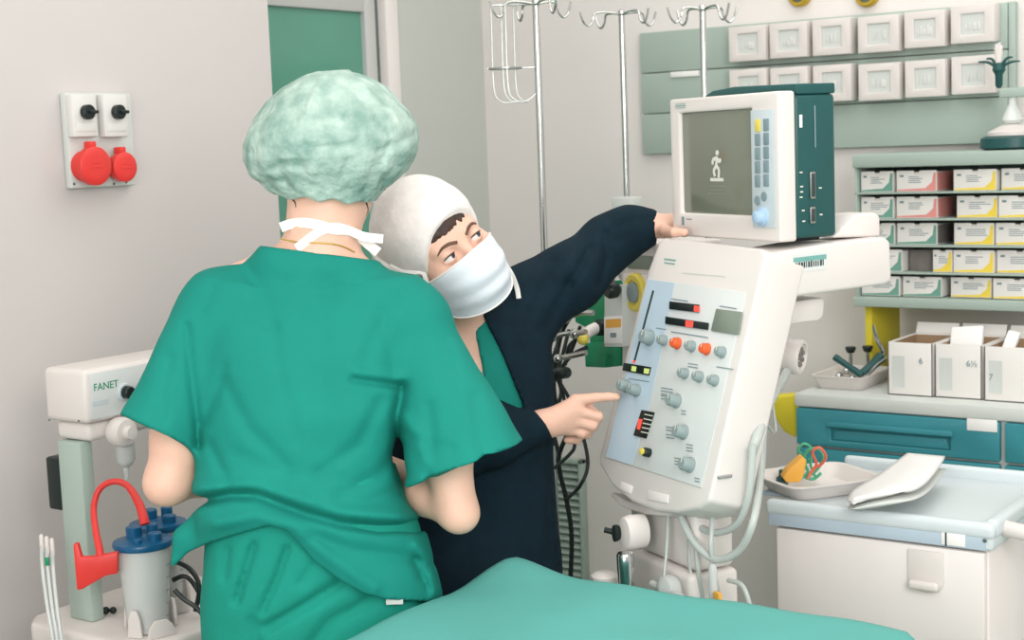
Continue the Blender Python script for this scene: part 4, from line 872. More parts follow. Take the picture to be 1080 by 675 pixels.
# ================================================================ sculpting: signed distance fields meshed with surface nets (view-horizontal axes: x right, y away, z up)
A = lambda v: np.array(v, dtype=np.float32)
RV = np.array([[RH.x, RH.y, 0], [FH.x, FH.y, 0], [0, 0, 1]], dtype=np.float64)     # world -> view axes
def vp(px, py, D): return A(RV @ np.array(W(px, py, D)))
cR, cU, cF = A(RV @ np.array(CR)), A(RV @ np.array(CU)), A(RV @ np.array(FWD)); cC = A((0, 0, HC))
def topx(P):
    q = P - cC; d = q @ cF; return 540 + FPX * (q @ cR) / d, 337.5 - FPX * (q @ cU) / d
def px2m(n, D): return n * D / FPX
def cone(P, a, b, ra, rb):
    a, b = A(a), A(b); ab = b - a; t = np.clip(((P - a) @ ab) / (ab @ ab), 0, 1)
    return np.linalg.norm(P - a - t[:, None] * ab, axis=1) - (ra + (rb - ra) * t)
def chain(P, pts, rs, k=.012):
    d = cone(P, pts[0], pts[1], rs[0], rs[1])
    for i in range(1, len(pts) - 1): d = smin(d, cone(P, pts[i], pts[i + 1], rs[i], rs[i + 1]), k)
    return d
def ell(P, c, r, R=None):
    q = P - A(c)
    if R is not None: q = q @ R.T
    r = A(r); k0 = np.linalg.norm(q / r, axis=1); k1 = np.linalg.norm(q / (r * r), axis=1) + 1e-9
    return k0 * (k0 - 1) / k1
def smin(a, b, k):
    h = np.clip(.5 + .5 * (b - a) / k, 0, 1); return b + (a - b) * h - k * h * (1 - h)
def smax(a, b, k): return -smin(-a, -b, k)
def stations(P, zs, cx, cy, rx, ry, n=2.4):
    o = np.argsort(zs); f = lambda v: np.interp(P[:, 2], np.array(zs)[o], np.array(v)[o]).astype(np.float32)
    X, Y, a, b = f(cx), f(cy), f(rx), f(ry)
    q = (np.abs((P[:, 0] - X) / a) ** n + np.abs((P[:, 1] - Y) / b) ** n) ** (1 / n)
    d = (q - 1) * np.minimum(a, b)
    return np.maximum(d, np.maximum(min(zs) - P[:, 2], P[:, 2] - max(zs)))
def rows(rs, D=None):
    """silhouette rows (y, left, right, half depth, D) -> station arrays"""
    zs, cx, cy, rx, ry = [], [], [], [], []
    for y, l, r, h, d in rs:
        c = vp((l + r) / 2, y, d); zs.append(c[2]); cx.append(c[0]); cy.append(c[1]); rx.append(px2m((r - l) / 2, d)); ry.append(h)
    # smooth resample
    o = np.argsort(zs); z = np.array(zs)[o]; zz = np.linspace(z[0], z[-1], 120); out = [zz]
    for v in (cx, cy, rx, ry):
        w_ = np.interp(zz, z, np.array(v)[o]); pad = np.pad(w_, 6, mode='edge'); out.append(np.convolve(pad, np.hanning(15)[1:-1] / np.hanning(15)[1:-1].sum(), 'valid'))
    return [list(x) for x in out]
def polydist(x, y, pts):
    d = np.full(x.shape, 1e9, np.float32)
    for (ax, ay), (bx, by) in zip(pts[:-1], pts[1:]):
        vx, vy = bx - ax, by - ay; t = np.clip(((x - ax) * vx + (y - ay) * vy) / (vx * vx + vy * vy + 1e-9), 0, 1)
        d = np.minimum(d, np.hypot(x - ax - t * vx, y - ay - t * vy))
    return d
def inpoly(x, y, pts):
    s = np.full(x.shape, 1e9, np.float32); ins = np.zeros(x.shape, bool); n = len(pts)
    for i in range(n):
        (ax, ay), (bx, by) = pts[i], pts[(i + 1) % n]
        if ay != by: ins ^= ((ay > y) != (by > y)) & (x < (bx - ax) * (y - ay) / (by - ay) + ax)
    s = polydist(x, y, list(pts) + [pts[0]]); return np.where(ins, -s, s)
def vnoise(P, s, seed=0):
    q = P * s + seed * 17.3; i = np.floor(q).astype(np.int64); f = q - i; f = f * f * (3 - 2 * f); r = 0
    for dx in (0, 1):
        for dy in (0, 1):
            for dz in (0, 1):
                h = ((i[:, 0] + dx) * 374761393 + (i[:, 1] + dy) * 668265263 + (i[:, 2] + dz) * 2147483647 + seed * 974711) & 0xffffffff
                h = ((h ^ (h >> 13)) * 1274126177) & 0xffffffff; h = (h ^ (h >> 16)) & 0xffff
                r = r + (h / 65535.0) * (f[:, 0] if dx else 1 - f[:, 0]) * (f[:, 1] if dy else 1 - f[:, 1]) * (f[:, 2] if dz else 1 - f[:, 2])
    return (r * 2 - 1).astype(np.float32)
def nets(fn, lo, hi, h, B=8):
    lo, hi = np.array(lo, float), np.array(hi, float); nb = np.ceil((hi - lo) / (h * B)).astype(int); n = nb * B + 1
    bc = np.stack(np.meshgrid(*[lo[i] + (np.arange(nb[i]) + .5) * B * h for i in range(3)], indexing='ij'), -1).reshape(-1, 3).astype(np.float32)
    dc = fn(bc); act = np.abs(dc) < B * h * .87 * 2.2
    val = np.repeat(np.repeat(np.repeat(np.where(dc < 0, -1., 1.).reshape(nb), B, 0), B, 1), B, 2).astype(np.float32)
    val = np.pad(val, ((0, 1), (0, 1), (0, 1)), mode='edge')
    g = np.stack(np.meshgrid(*[np.arange(B)] * 3, indexing='ij'), -1).reshape(-1, 3)
    ids = np.argwhere(act.reshape(nb)); 
    for s in range(0, len(ids), 400):
        ii = (ids[s:s + 400, None, :] * B + g[None]).reshape(-1, 3)
        val[ii[:, 0], ii[:, 1], ii[:, 2]] = fn((lo + ii * h).astype(np.float32))
    val[-1], val[:, -1], val[:, :, -1] = 1, 1, 1; val[0], val[:, 0], val[:, :, 0] = 1, 1, 1
    ins = val < 0; m = [k - 1 for k in n]
    def sl(a, o): return a[o[0]:o[0] + m[0], o[1]:o[1] + m[1], o[2]:o[2] + m[2]]
    cnt = sum(sl(ins, (a, b, c)).astype(np.int8) for a in (0, 1) for b in (0, 1) for c in (0, 1))
    cells = np.argwhere((cnt > 0) & (cnt < 8)); idx = np.full(m, -1, np.int64); idx[tuple(cells.T)] = np.arange(len(cells))
    acc = np.zeros((len(cells), 3)); k = np.zeros(len(cells))
    for ax in range(3):
        for o1 in (0, 1):
            for o2 in (0, 1):
                off = np.zeros(3, int); oth = [i for i in range(3) if i != ax]; off[oth[0]], off[oth[1]] = o1, o2
                p0 = cells + off; p1 = p0.copy(); p1[:, ax] += 1
                a, b = val[tuple(p0.T)], val[tuple(p1.T)]; c = (a < 0) != (b < 0); t = np.where(c, a / (a - b + 1e-12), 0)
                q = p0.astype(float); q[:, ax] += t; acc[c] += q[c]; k[c] += 1
    V = lo + acc / k[:, None] * h; F_ = []
    for ax in range(3):
        o = [i for i in range(3) if i != ax]; a = np.moveaxis(ins, ax, 0)
        e = np.argwhere(ins.take(range(0, n[ax] - 1), ax) != ins.take(range(1, n[ax]), ax))
        e = e[(e[:, o[0]] > 0) & (e[:, o[1]] > 0) & (e[:, o[0]] < n[o[0]] - 1) & (e[:, o[1]] < n[o[1]] - 1)]
        c = []
        for d1, d2 in ((-1, -1), (0, -1), (0, 0), (-1, 0)):
            q = e.copy(); q[:, o[0]] += d1; q[:, o[1]] += d2; c.append(idx[tuple(q.T)])
        Q = np.stack(c, 1); fl = ins[tuple(e.T)]; flip = fl if ax != 1 else ~fl
        Q[~flip] = Q[~flip][:, ::-1]; F_.append(Q)
    return V, np.concatenate(F_)
def sculpt(fn, lo, hi, h, name, m, parent, label=None, smooth=0):
    V, Q = nets(fn, lo, hi, h); Vw = V @ RV - np.array(root_loc(parent))
    me = bpy.data.meshes.new(name); me.vertices.add(len(Vw)); me.vertices.foreach_set('co', Vw.astype(np.float32).ravel())
    me.loops.add(Q.size); me.loops.foreach_set('vertex_index', Q.astype(np.int32).ravel()); me.polygons.add(len(Q))
    me.polygons.foreach_set('loop_start', np.arange(len(Q), dtype=np.int32) * 4); me.polygons.foreach_set('use_smooth', np.ones(len(Q), bool)); me.update(calc_edges=True); me.validate()
    o = bpy.data.objects.new(name, me); o.data.materials.append(M[m] if isinstance(m, str) else m); COL.objects.link(o); o.parent = parent
    if smooth: s_ = o.modifiers.new('relax', 'SMOOTH'); s_.iterations = smooth; s_.factor = .5
    if label: o['label'] = label
    return o
def bounds(pts, pad):
    P = np.array(pts); return P.min(0) - pad, P.max(0) + pad
def hit(px, py, fn, D0=2.2, D1=3.4):
    """first depth at which the sight line through a pixel meets a field"""
    ds = np.linspace(D0, D1, 1200); P = np.array([cC + (RV @ np.array(ray(px, py))) * d for d in ds], dtype=np.float32); v = fn(P); i = np.argmax(v < 0)
    return (ds[i] if v[i] < 0 else None)
def vworld(v): return vw(float(v[0]), float(v[1]), float(v[2]))
def on_surf(pts, fn, off=.001, Dd=2.6):
    o = []; last = Dd
    for x, y in pts:
        d = hit(x, y, fn)
        if d is None: d = last + off
        last = d; o.append(W(x, y, d - off))
    return o
class Head:
    """origin between the ears at eye level; X lateral, Y face forward, Z crown"""
    def __init__(s, O, f, u, sc=1.0):
        f = A(f) / np.linalg.norm(f); u = A(u); u = u - f * (u @ f); u /= np.linalg.norm(u); s.R = np.stack([np.cross(f, u), f, u]).astype(np.float32); s.O = A(O); s.sc = sc
    def loc(s, P): return (P - s.O) @ s.R.T / s.sc
    def w(s, p): return s.O + (A(p) * s.sc) @ s.R
    def skin(s, P, ears=True):
        p = s.loc(P); ax = np.abs(p[:, 0]); q = np.stack([ax, p[:, 1], p[:, 2]], 1)
        d = ell(p, (0, -.012, .032), (.074, .096, .084))
        d = smin(d, ell(p, (0, .028, -.028), (.062, .060, .082)), .03)
        d = smin(d, ell(p, (0, .045, -.078), (.043, .038, .032)), .03)
        d = smin(d, ell(p, (0, .074, -.098), (.016, .014, .014)), .02)
        d = smin(d, cone(q, (.012, .080, .020), (.040, .068, .018), .011, .009), .014)
        d = smin(d, ell(q, (.042, .058, -.03), (.024, .022, .024)), .02)
        d = smax(d, -ell(q, (.031, .094, -.002), (.019, .013, .0125)), .010)
        d = smin(d, cone(p, (0, .084, .006), (0, .108, -.036), .007, .0105), .012)
        d = smin(d, ell(q, (.011, .096, -.040), (.0085, .011, .008)), .008)
        d = smin(d, ell(p, (0, .086, -.066), (.024, .010, .0055)), .008); d = smin(d, ell(p, (0, .085, -.076), (.021, .010, .0065)), .006)
        lid = np.linalg.norm(q - A((.0315, .0735, -.001)), axis=1) - .0148
        slit = ell(q, (.0315, .088, -.001), (.0145, .02, .0052)); lid = np.maximum(lid, -slit)
        d = smin(d, lid, .004)
        if ears:
            e = ell(q, (.076, -.008, -.012), (.008, .019, .031)); e = smax(e, -ell(q, (.086, -.002, -.010), (.006, .010, .018)), .004); d = smin(d, e, .006)
        return d * s.sc
def hand(P, wr, dr, nr, side, sc=1.0, curl=.5):
    """relaxed hand from wrist wr along dr, back of the hand facing nr, thumb on side (+1/-1)"""
    dr = A(dr) / np.linalg.norm(dr); nr = A(nr); nr = nr - dr * (nr @ dr); nr /= np.linalg.norm(nr); sd = np.cross(nr, dr) * side; p = A(wr)
    at = lambda a, b, c: p + (dr * a + sd * b + nr * c) * sc
    d = cone(P, at(-.01, 0, 0), at(.03, 0, 0), .024 * sc, .02 * sc)
    for i, (b, L, r) in enumerate(((.028, .072, .0088), (.009, .080, .009), (-.010, .074, .0086), (-.027, .058, .0076))):
        k = at(.088 - abs(i - 1) * .004, b, .004); d = smin(d, cone(P, at(.015, b * .6, 0), k, .015 * sc, .012 * sc), .012 * sc)
        c = curl * (1 + .12 * i); q1 = k + (dr * cos(c * .6) - nr * sin(c * .6)) * L * .45 * sc; q2 = q1 + (dr * cos(c * 1.5) - nr * sin(c * 1.5)) * L * .32 * sc; q3 = q2 + (dr * cos(c * 2.2) - nr * sin(c * 2.2)) * L * .25 * sc
        d = smin(d, chain(P, [k, q1, q2, q3], [r * 1.12 * sc, r * sc, r * .92 * sc, r * .8 * sc], .004), .006 * sc)
    t0, t1, t2, t3 = at(.02, .022, -.006), at(.052, .046, -.014), at(.078, .056, -.02), at(.1, .058, -.026)
    return smin(d, chain(P, [t0, t1, t2, t3], [.016 * sc, .0125 * sc, .0105 * sc, .0088 * sc], .006), .012 * sc)
defm('skin', '#e3b6a0', .5, var=.05, scale=14, bump=.05, bscale=120, sub=.12)
defm('scrub', '#1a8174', .8, var=.05, scale=7, bump=.07, bscale=180, spec=.15)
defm('scrub_pants', '#1c8a79', .8, var=.05, scale=7, bump=.07, bscale=180, spec=.15)
defm('navy', '#10232d', .85, var=.15, scale=30, bump=.15, bscale=160, spec=.15)
defm('capgreen', '#b9cdc2', .7, var=.1, scale=26, col2='#7c9c91', bump=.5, bscale=75, spec=.25)
defm('capwhite', '#e6dfdb', .8, var=.05, scale=40, bump=.15, bscale=120, spec=.15)
defm('maskblue', '#dde3ea', .8, var=.03, scale=20, bump=.05, bscale=120, spec=.15)
defm('ribbon', '#f0ebe6', .7, var=.03)
defm('hair', '#3a2820', .6, var=.25, scale=60)
defm('hair_d', '#4a3328', .6, var=.25, scale=60)
defm('brow', '#6a4c3e', .7, var=.2, scale=60)
defm('eyewhite', '#e9e4df', .2, var=.02)
defm('iris', '#46525a', .15, var=.1, scale=200)
defm('pupil', '#101010', .1, var=.02)
defm('lash', '#4d3a33', .7, var=.1)
defm('clog', '#e4e2dd', .5, var=.03)

# ================================================================ person in green scrubs, seen from behind
g0 = vp(338, 600, 2.62); R1 = vworld((g0[0], g0[1], 0))
p1 = thing('person', 'person seen from behind in green scrubs and puffy pale green bouffant cap', 'person', R1)
D = 2.6
tr = rows([(296, 236, 436, .075, 2.6), (330, 207, 456, .11, 2.6), (380, 207, 448, .125, 2.59), (430, 210, 436, .13, 2.58), (480, 210, 424, .125, 2.58), (510, 211, 422, .13, 2.58), (530, 212, 428, .138, 2.58), (550, 210, 444, .135, 2.59), (575, 207, 452, .142, 2.60), (600, 205, 457, .148, 2.6), (640, 203, 464, .15, 2.6)])
tors = lambda P: stations(P, *tr, n=2.5)
Ls, Lh = vp(229, 331, 2.6), vp(170, 452, 2.545); Rs, Rh_ = vp(436, 347, 2.6), vp(490, 488, 2.53)
la = (Lh - Ls) / np.linalg.norm(Lh - Ls); ra = (Rh_ - Rs) / np.linalg.norm(Rh_ - Rs)
hemx = [150, 183, 199, 222, 262, 284, 302, 332, 360, 384, 405, 445, 500]; hemy = [600, 598, 582, 572, 560, 554, 559, 592, 613, 626, 632, 634, 634]
nl0, nl1 = (270, 258.5), (388, 273.5)
creases = [([(345, 300), (339, 380), (341, 470)], 13, .004), ([(288, 340), (295, 400), (312, 462)], 9, .004), ([(238, 405), (262, 452), (302, 492)], 8, .006), ([(400, 425), (380, 468), (338, 498)], 8, .006), ([(262, 286), (282, 318), (286, 350)], 8, .004), ([(420, 318), (396, 350), (384, 384)], 8, .004), ([(180, 380), (172, 410), (170, 440)], 7, .005), ([(500, 420), (505, 450), (510, 478)], 8, .005), ([(452, 430), (456, 462), (452, 500)], 7, .005), ([(205, 529), (245, 522), (271, 522), (320, 541), (360, 552), (400, 557), (440, 555)], 6, .020), ([(372, 400), (398, 404), (424, 408)], 4, .008), ([(426, 405), (419, 440), (418, 475), (424, 500)], 6, .011), ([(197, 345), (201, 390), (206, 430), (209, 470)], 5, .008),
 ([(258, 337), (272, 344), (292, 344)], 3, .003), ([(236, 388), (226, 420), (214, 446)], 6, .005), ([(226, 300), (212, 330)], 6, .003), ([(330, 566), (370, 580), (430, 588), (452, 596)], 7, .006), ([(443, 610), (437, 590)], 4, .004), ([(452, 622), (444, 604)], 3, .004),
 ([(400, 330), (412, 370), (414, 400)], 8, .004), ([(300, 300), (340, 306), (380, 312)], 8, .002), ([(250, 480), (300, 500), (360, 506)], 9, .004), ([(425, 470), (400, 500), (360, 522)], 8, .006), ([(222, 470), (236, 500), (240, 516)], 6, .005), ([(415, 520), (380, 532), (340, 535)], 7, .004),
 ([(470, 360), (480, 400), (478, 440)], 9, .003), ([(425, 455), (450, 470), (475, 472)], 6, .004)]
ridges = [([(212, 516), (260, 512), (310, 526), (360, 540), (420, 546)], 9, .012), ([(376, 393), (400, 396), (424, 400)], 5, .006), ([(228, 552), (270, 544), (310, 556), (350, 590), (395, 620)], 8, .010), ([(425, 440), (440, 460), (452, 490)], 7, .006), ([(440, 575), (454, 600), (458, 625)], 6, .006)]
def scrubtop(P):
    d = smin(smin(tors(P), cone(P, vp(316, 287, 2.6), vp(234, 323, 2.6), .049, .062), .035), cone(P, vp(352, 293, 2.6), vp(437, 339, 2.6), .049, .065), .035)
    x, y = topx(P); sl = np.maximum(cone(P, Ls, Lh + la * .06, .070, .071), ((y - 437) - (x - 128) * .46) * .00145); sr = np.maximum(cone(P, Rs, Rh_ + ra * .06, .066, .116), ((y - 515) + (x - 425) * .385) * .0015)
    d = smin(d, sl, .022); d = smin(d, sr, .02)
    d = smin(d, chain(P, [vp(232, 556, 2.575), vp(212, 560, 2.56), vp(196, 568, 2.55), vp(184, 594, 2.545)], [.03, .018, .013, .003], .015), .02)
    d = smin(d, cone(P, vp(304, 283, 2.588), vp(362, 289, 2.588), .063, .063), .02)
    back = P[:, 1] < 2.62
    w_ = np.zeros(len(P), np.float32); nb_ = (np.abs(d) < .05) & back
    if nb_.any():
        xb, yb = x[nb_], y[nb_]; a = np.zeros(xb.shape, np.float32)
        for pl_, wd, dp in creases: a += dp * np.exp(-(polydist(xb, yb, pl_) / wd) ** 2)
        for pl_, wd, dp in ridges: a -= dp * np.exp(-(polydist(xb, yb, pl_) / wd) ** 2)
        w_[nb_] = a
    d = d + w_ + .0036 * vnoise(P, 18, 1) + .0045 * vnoise(P * A((1, 1, .6)), 7.5, 2)
    hy = np.interp(x, hemx, hemy).astype(np.float32); d = np.maximum(d, (y - hy) * (2.6 / FPX))
    ny = nl0[1] + (x - nl0[0]) * (nl1[1] - nl0[1]) / (nl1[0] - nl0[0]); cut = np.maximum((ny - y) * (2.6 / FPX), -1); cut = np.where((x > 255) & (x < 400), cut, -1)
    return np.maximum(d, cut)
lo, hi = bounds([vp(120, 245, 2.6), vp(565, 245, 2.6), vp(120, 650, 2.6), vp(565, 650, 2.6)], .03); lo[1] = 2.3; hi[1] = 2.85
sculpt(scrubtop, lo, hi, .0042, 'scrub_top', 'scrub', p1, 'green short sleeved scrub top', 1)
pr = rows([(495, 220, 418, .112, 2.575), (535, 219, 428, .116, 2.58), (560, 216, 442, .122, 2.59), (600, 215, 452, .130, 2.605), (640, 215, 455, .135, 2.62), (690, 216, 456, .135, 2.62), (740, 218, 456, .13, 2.62)])
pc = [([(268, 574), (260, 600), (250, 634)], 4, 0.0126), ([(303, 578), (292, 610), (276, 645)], 4, 0.0126), ([(358, 616), (320, 640), (282, 662)], 6, 0.0144), ([(392, 632), (350, 655), (320, 690)], 7, 0.0108), ([(240, 580), (236, 610)], 4, 0.0072), ([(330, 596), (318, 615)], 4, 0.0072), ([(268, 655), (272, 690)], 6, 0.0108)]
hipL, hipR = vp(283, 720, 2.62), vp(393, 720, 2.62)
ankL, ankR = A((hipL[0] + .0, hipL[1] - .01, .06)), A((hipR[0], hipR[1] + .03, .06))
def pants(P):
    d = stations(P, *pr, n=2.5)
    for h_, a_ in ((hipL, ankL), (hipR, ankR)): d = smin(d, chain(P, [h_, (h_ + a_) / 2 + A((0, .01, 0)), a_], [.088, .078, .068], .03), .05)
    x, y = topx(P); nb_ = (np.abs(d) < .04) & (P[:, 1] < 2.62) & (P[:, 2] > .65); a = np.zeros(len(P), np.float32)
    for pl_, wd, dp in pc: a[nb_] += dp * np.exp(-(polydist(x[nb_], y[nb_], pl_) / wd) ** 2)
    return np.maximum(d + a + .004 * vnoise(P, 8, 5) + .0012 * vnoise(P, 22, 3), .05 - P[:, 2])
lo, hi = bounds([vp(190, 485, 2.6), vp(480, 485, 2.6), ankL, ankR], .06); lo[1] = 2.4; hi[1] = 2.85; lo[2] = .0
sculpt(pants, lo, hi, .007, 'scrub_trousers', 'scrub_pants', p1, 'green gathered scrub trousers', 1)
for a_ in (ankL, ankR):
    def shoe(P, a_=a_): return np.maximum(smin(ell(P, (a_[0], a_[1] + .06, .035), (.05, .13, .05)), cone(P, a_, a_ + A((0, -.02, -.02)), .042, .042), .03), .002 - P[:, 2])
    sculpt(shoe, A((a_[0] - .08, a_[1] - .12, -.02)), A((a_[0] + .08, a_[1] + .24, .14)), .007, 'clog', 'clog', p1)
H1 = Head(vp(347, 166, 2.6), (.22, .97, -.04), (-.03, .02, 1), 1.02)
Lw, Rw = vp(262, 474, 2.76), vp(405, 494, 2.78); Le, Re = vp(176, 509, 2.56), vp(484, 541, 2.55)
def body1(P):
    d = H1.skin(P)
    nk = smin(cone(P, vp(347, 195, 2.60), vp(338, 268, 2.6), .068, .063), cone(P, vp(318, 277, 2.6), vp(250, 306, 2.6), .042, .045), .03)
    nk = smin(nk, cone(P, vp(352, 284, 2.6), vp(428, 325, 2.6), .042, .045), .03)
    d = smin(d, nk, .03); d = smin(d, np.maximum(stations(P, *tr, n=2.5) + .04, .95 - P[:, 2]), .03)
    d = smin(d, chain(P, [vp(238, 335, 2.6), vp(190, 460, 2.57), Le, vp(214, 497, 2.62), Lw], [.048, .047, .036, .040, .028], .02), .01)
    d = smin(d, chain(P, [vp(432, 352, 2.6), vp(470, 476, 2.56), Re, vp(450, 519, 2.62), Rw], [.048, .043, .0310, .038, .026], .02), .01)
    d = smin(d, hand(P, Lw + (Lw - Le) * .05, A((.8, .5, .1)), A((-.2, .2, 1)), -1), .01)
    return smin(d, hand(P, Rw + (Rw - Re) * .05, A((-.6, .7, .1)), A((.2, .2, 1)), 1), .01)
lo, hi = bounds([vp(150, 90, 2.6), vp(515, 90, 2.6), vp(150, 575, 2.6), vp(515, 575, 2.6)], .03); lo[1] = 2.42; hi[1] = 2.98
sculpt(body1, lo, hi, .0044, 'body', 'skin', p1, smooth=1)
# cap
cz = lambda y: vp(348, y, 2.6)[2]
capc = vp(349, 152, 2.605)
cr_ = [(212, 300, 397, .085), (204, 292, 402, .092), (194, 278, 415, .105), (180, 264, 430, .128), (165, 258.5, 438, .142), (150, 257.5, 440.5, .146), (135, 262, 438, .145), (120, 269, 429, .138), (105, 280, 416, .127), (92, 296, 404, .112), (84, 311, 391, .095), (79, 322, 379, .08), (76, 334, 366, .065)]
crows = rows([(y, l, r, h_, 2.6) for y, l, r, h_ in cr_])
crows[3] = list(np.interp(crows[0], [cz(c[0]) for c in cr_], [px2m((c[2] - c[1]) / 2, 2.6) for c in cr_])); crows[4] = list(np.interp(crows[0], [cz(c[0]) for c in cr_], [c[3] for c in cr_]))
ccr = [([(343, 78), (330, 100), (318, 135), (305, 180)], 3, -.005), ([(300, 190), (312, 160), (322, 125)], 3, .004), ([(330, 128), (360, 124), (395, 126)], 3, .004), ([(285, 178), (300, 172), (318, 176)], 4, .006), ([(320, 152), (350, 156), (375, 150)], 3, .004), ([(400, 160), (420, 150), (436, 142)], 5, .005), ([(404, 198), (400, 175), (408, 160)], 4, .006), ([(272, 195), (285, 190), (300, 192)], 4, .005), ([(375, 90), (395, 120), (410, 140)], 5, .003), ([(290, 100), (275, 130), (270, 160)], 5, .003), ([(343, 72), (343, 80)], 3, .006), ([(360, 190), (366, 170)], 4, .004), ([(335, 195), (338, 178)], 4, .004)]
def cap1(P):
    d = stations(P, *crows, n=2.15)
    an = np.arctan2(P[:, 0] - capc[0], P[:, 1] - capc[1]); hgt = (P[:, 2] - cz(208)) / (cz(76) - cz(208))
    d = d + .0030 * np.sin(an * 21 + 2.5 * vnoise(P, 9, 4)) * np.clip(1.1 - hgt * 2.2, 0, 1) * (hgt > .05) - .0022 * np.abs(vnoise(P, 30, 6)) + .004 * vnoise(P, 10, 7) - .0022 * np.abs(vnoise(P, 62, 8))
    x, y = topx(P); nb_ = np.abs(d) < .04; a = np.zeros(len(P), np.float32)
    for pl_, wd, dp in ccr: a[nb_] += dp * np.exp(-(polydist(x[nb_], y[nb_], pl_) / wd) ** 2)
    return np.maximum(d + a * (P[:, 1] < 2.6), (y - (208 + (x - 300) * .075 + 2.0 * np.sin(x * .21))) * .0016)
lo, hi = bounds([vp(250, 68, 2.6), vp(450, 68, 2.6), vp(250, 222, 2.6), vp(450, 222, 2.6)], .02); lo[1] = 2.42; hi[1] = 2.78
sculpt(cap1, lo, hi, .0033, 'bouffant_cap', 'capgreen', p1, 'pale green crinkled bouffant cap', 0)
skin1 = lambda P: np.minimum(body1(P), scrubtop(P))
def ribbon(pts, fn, w_, name='mask_tie', m='ribbon', parent=p1, flat=.25, off=.002, Dd=2.55):
    P = on_surf(pts, fn, off, Dd); mb = MB().tube(P, w_, 10, 6, flat=flat, up=-FWD); return mb.part(name, m, parent)
ribbon([(296, 240), (308, 236), (322, 235), (338, 238), (352, 242), (366, 243), (378, 249), (390, 259), (399, 266)], skin1, .0088)
ribbon([(313, 262), (322, 255), (334, 246), (345, 241), (356, 240), (368, 243), (382, 249), (394, 251), (404, 252)], skin1, .0080)
ribbon([(296, 252), (312, 255), (330, 256), (348, 257), (362, 260), (374, 266)], skin1, .0011, 'necklace', 'gold', flat=1)
for pts in ([(306, 208), (311, 213), (312, 219)], [(386, 214), (388, 221), (386, 228)]): MB().tube(on_surf(pts, skin1, .0004), [.0022, .0014, .0004], 6).part('hair_wisp', 'hair_d', p1)
tgp = on_surf([(407, 633), (425, 632)], lambda P: np.minimum(scrubtop(P), pants(P)), .004)
tf = Fr((tgp[0] + tgp[1]) / 2, RH, ZZ, -FH); MB().box(tf.m(), (-.014, .014), (-.008, .006), (-.001, .001), .0005).box(tf.m(), (-.006, -.004), (-.007, .005), (.001, .0015), 0).box(tf.m(), (.002, .004), (-.007, .005), (.001, .0015), 0).part('care_tag', 'offgrey', p1)
e1 = MB()
for s_ in (-1, 1): MB().ball(vworld(H1.w((s_ * .0315, .0735, -.001))), .0128 * H1.sc).part('eye', 'eyewhite', p1)

# ================================================================ masked person in navy cardigan
g0 = vp(510, 600, 3.0); R2 = vworld((g0[0], g0[1], 0))
p2 = thing('person', 'masked person in navy cardigan and white cap pointing at the ventilator panel', 'person', R2)
f2 = A((sin(radians(33)), -cos(radians(33)), .03)); u2 = A((-.45, -.28, .85)); HS = 1.06
H2 = Head((0, 0, 0), f2, u2, HS); H2.O = vp(487, 259.5, 2.77) - (H2.w((0, .078, 0)) - H2.O)
tr2 = rows([(306, 468, 545, .055, 2.98), (322, 440, 570, .085, 2.98), (345, 415, 580, .105, 2.98), (380, 408, 581, .12, 2.98), (430, 405, 583, .125, 2.98), (480, 405, 583, .125, 2.98), (540, 402, 587, .13, 2.99), (580, 400, 592, .135, 2.99), (620, 398, 594, .14, 3.0), (650, 398, 594, .14, 3.0)])
base2 = lambda P: smin(smin(stations(P, *tr2, n=2.4), cone(P, vp(500, 330, 2.97), vp(553, 322, 2.99), .055, .065), .04), cone(P, vp(490, 335, 2.95), vp(437, 352, 2.93), .055, .065), .04)
wrR = vp(570, 448, 2.875); cuf = A(vp(572, 448, 2.875)); cdir = A(vp(602, 427, 2.885) - vp(572, 448, 2.875)); cdir /= np.linalg.norm(cdir)
wrL = vp(690, 238, 3.0); cufl = vp(692, 238.5, 3.0); cdl = A(vp(712, 238, 2.995) - vp(690, 238, 3.0)); cdl /= np.linalg.norm(cdl)
armL = [vp(548, 320, 2.99), vp(604, 291, 3.0), vp(641, 257, 3.03), vp(664, 243, 3.02), vp(697, 238, 3.0)]
armR = [vp(436, 356, 2.92), vp(470, 478, 2.84), vp(520, 462, 2.85), vp(578, 444, 2.875)]
cardcut = [(440, 310), (500, 318), (512, 338), (530, 374), (554, 433), (528, 422), (480, 395), (440, 350)]
scrubcut = [(440, 310), (494, 316), (499, 340), (505, 368), (511, 399), (490, 375), (440, 330)]
def noisecloth(P): return .003 * vnoise(P, 14, 11) + .005 * vnoise(P, 7, 12)
cc2 = [([(600, 300), (612, 282), (622, 262)], 5, .010), ([(632, 300), (640, 272), (638, 245)], 4, .008), ([(575, 345), (590, 318), (600, 300)], 6, .006), ([(560, 330), (575, 300), (585, 275)], 6, .005), ([(540, 345), (556, 390), (570, 430)], 5, .004), ([(575, 470), (578, 540), (580, 590)], 5, .004), ([(650, 240), (668, 232), (685, 232)], 4, .004)]
def cardigan(P):
    al = np.maximum(chain(P, armL, [.072, .064, .050, .043, .030], .03), (P - cufl) @ cdl); ar = np.maximum(chain(P, armR, [.066, .055, .048, .036], .03), (P - cuf) @ cdir)
    d = smin(smin(base2(P), al, .035), ar, .015)
    x, y = topx(P); nb_ = np.abs(d) < .04; a = np.zeros(len(P), np.float32)
    for pl_, wd, dp in cc2: a[nb_] += dp * np.exp(-(polydist(x[nb_], y[nb_], pl_) / wd) ** 2)
    d = d + noisecloth(P) + a
    cut = np.maximum(inpoly(x, y, cardcut) * .0018, P[:, 1] - 2.97)
    return np.maximum(d, -cut)
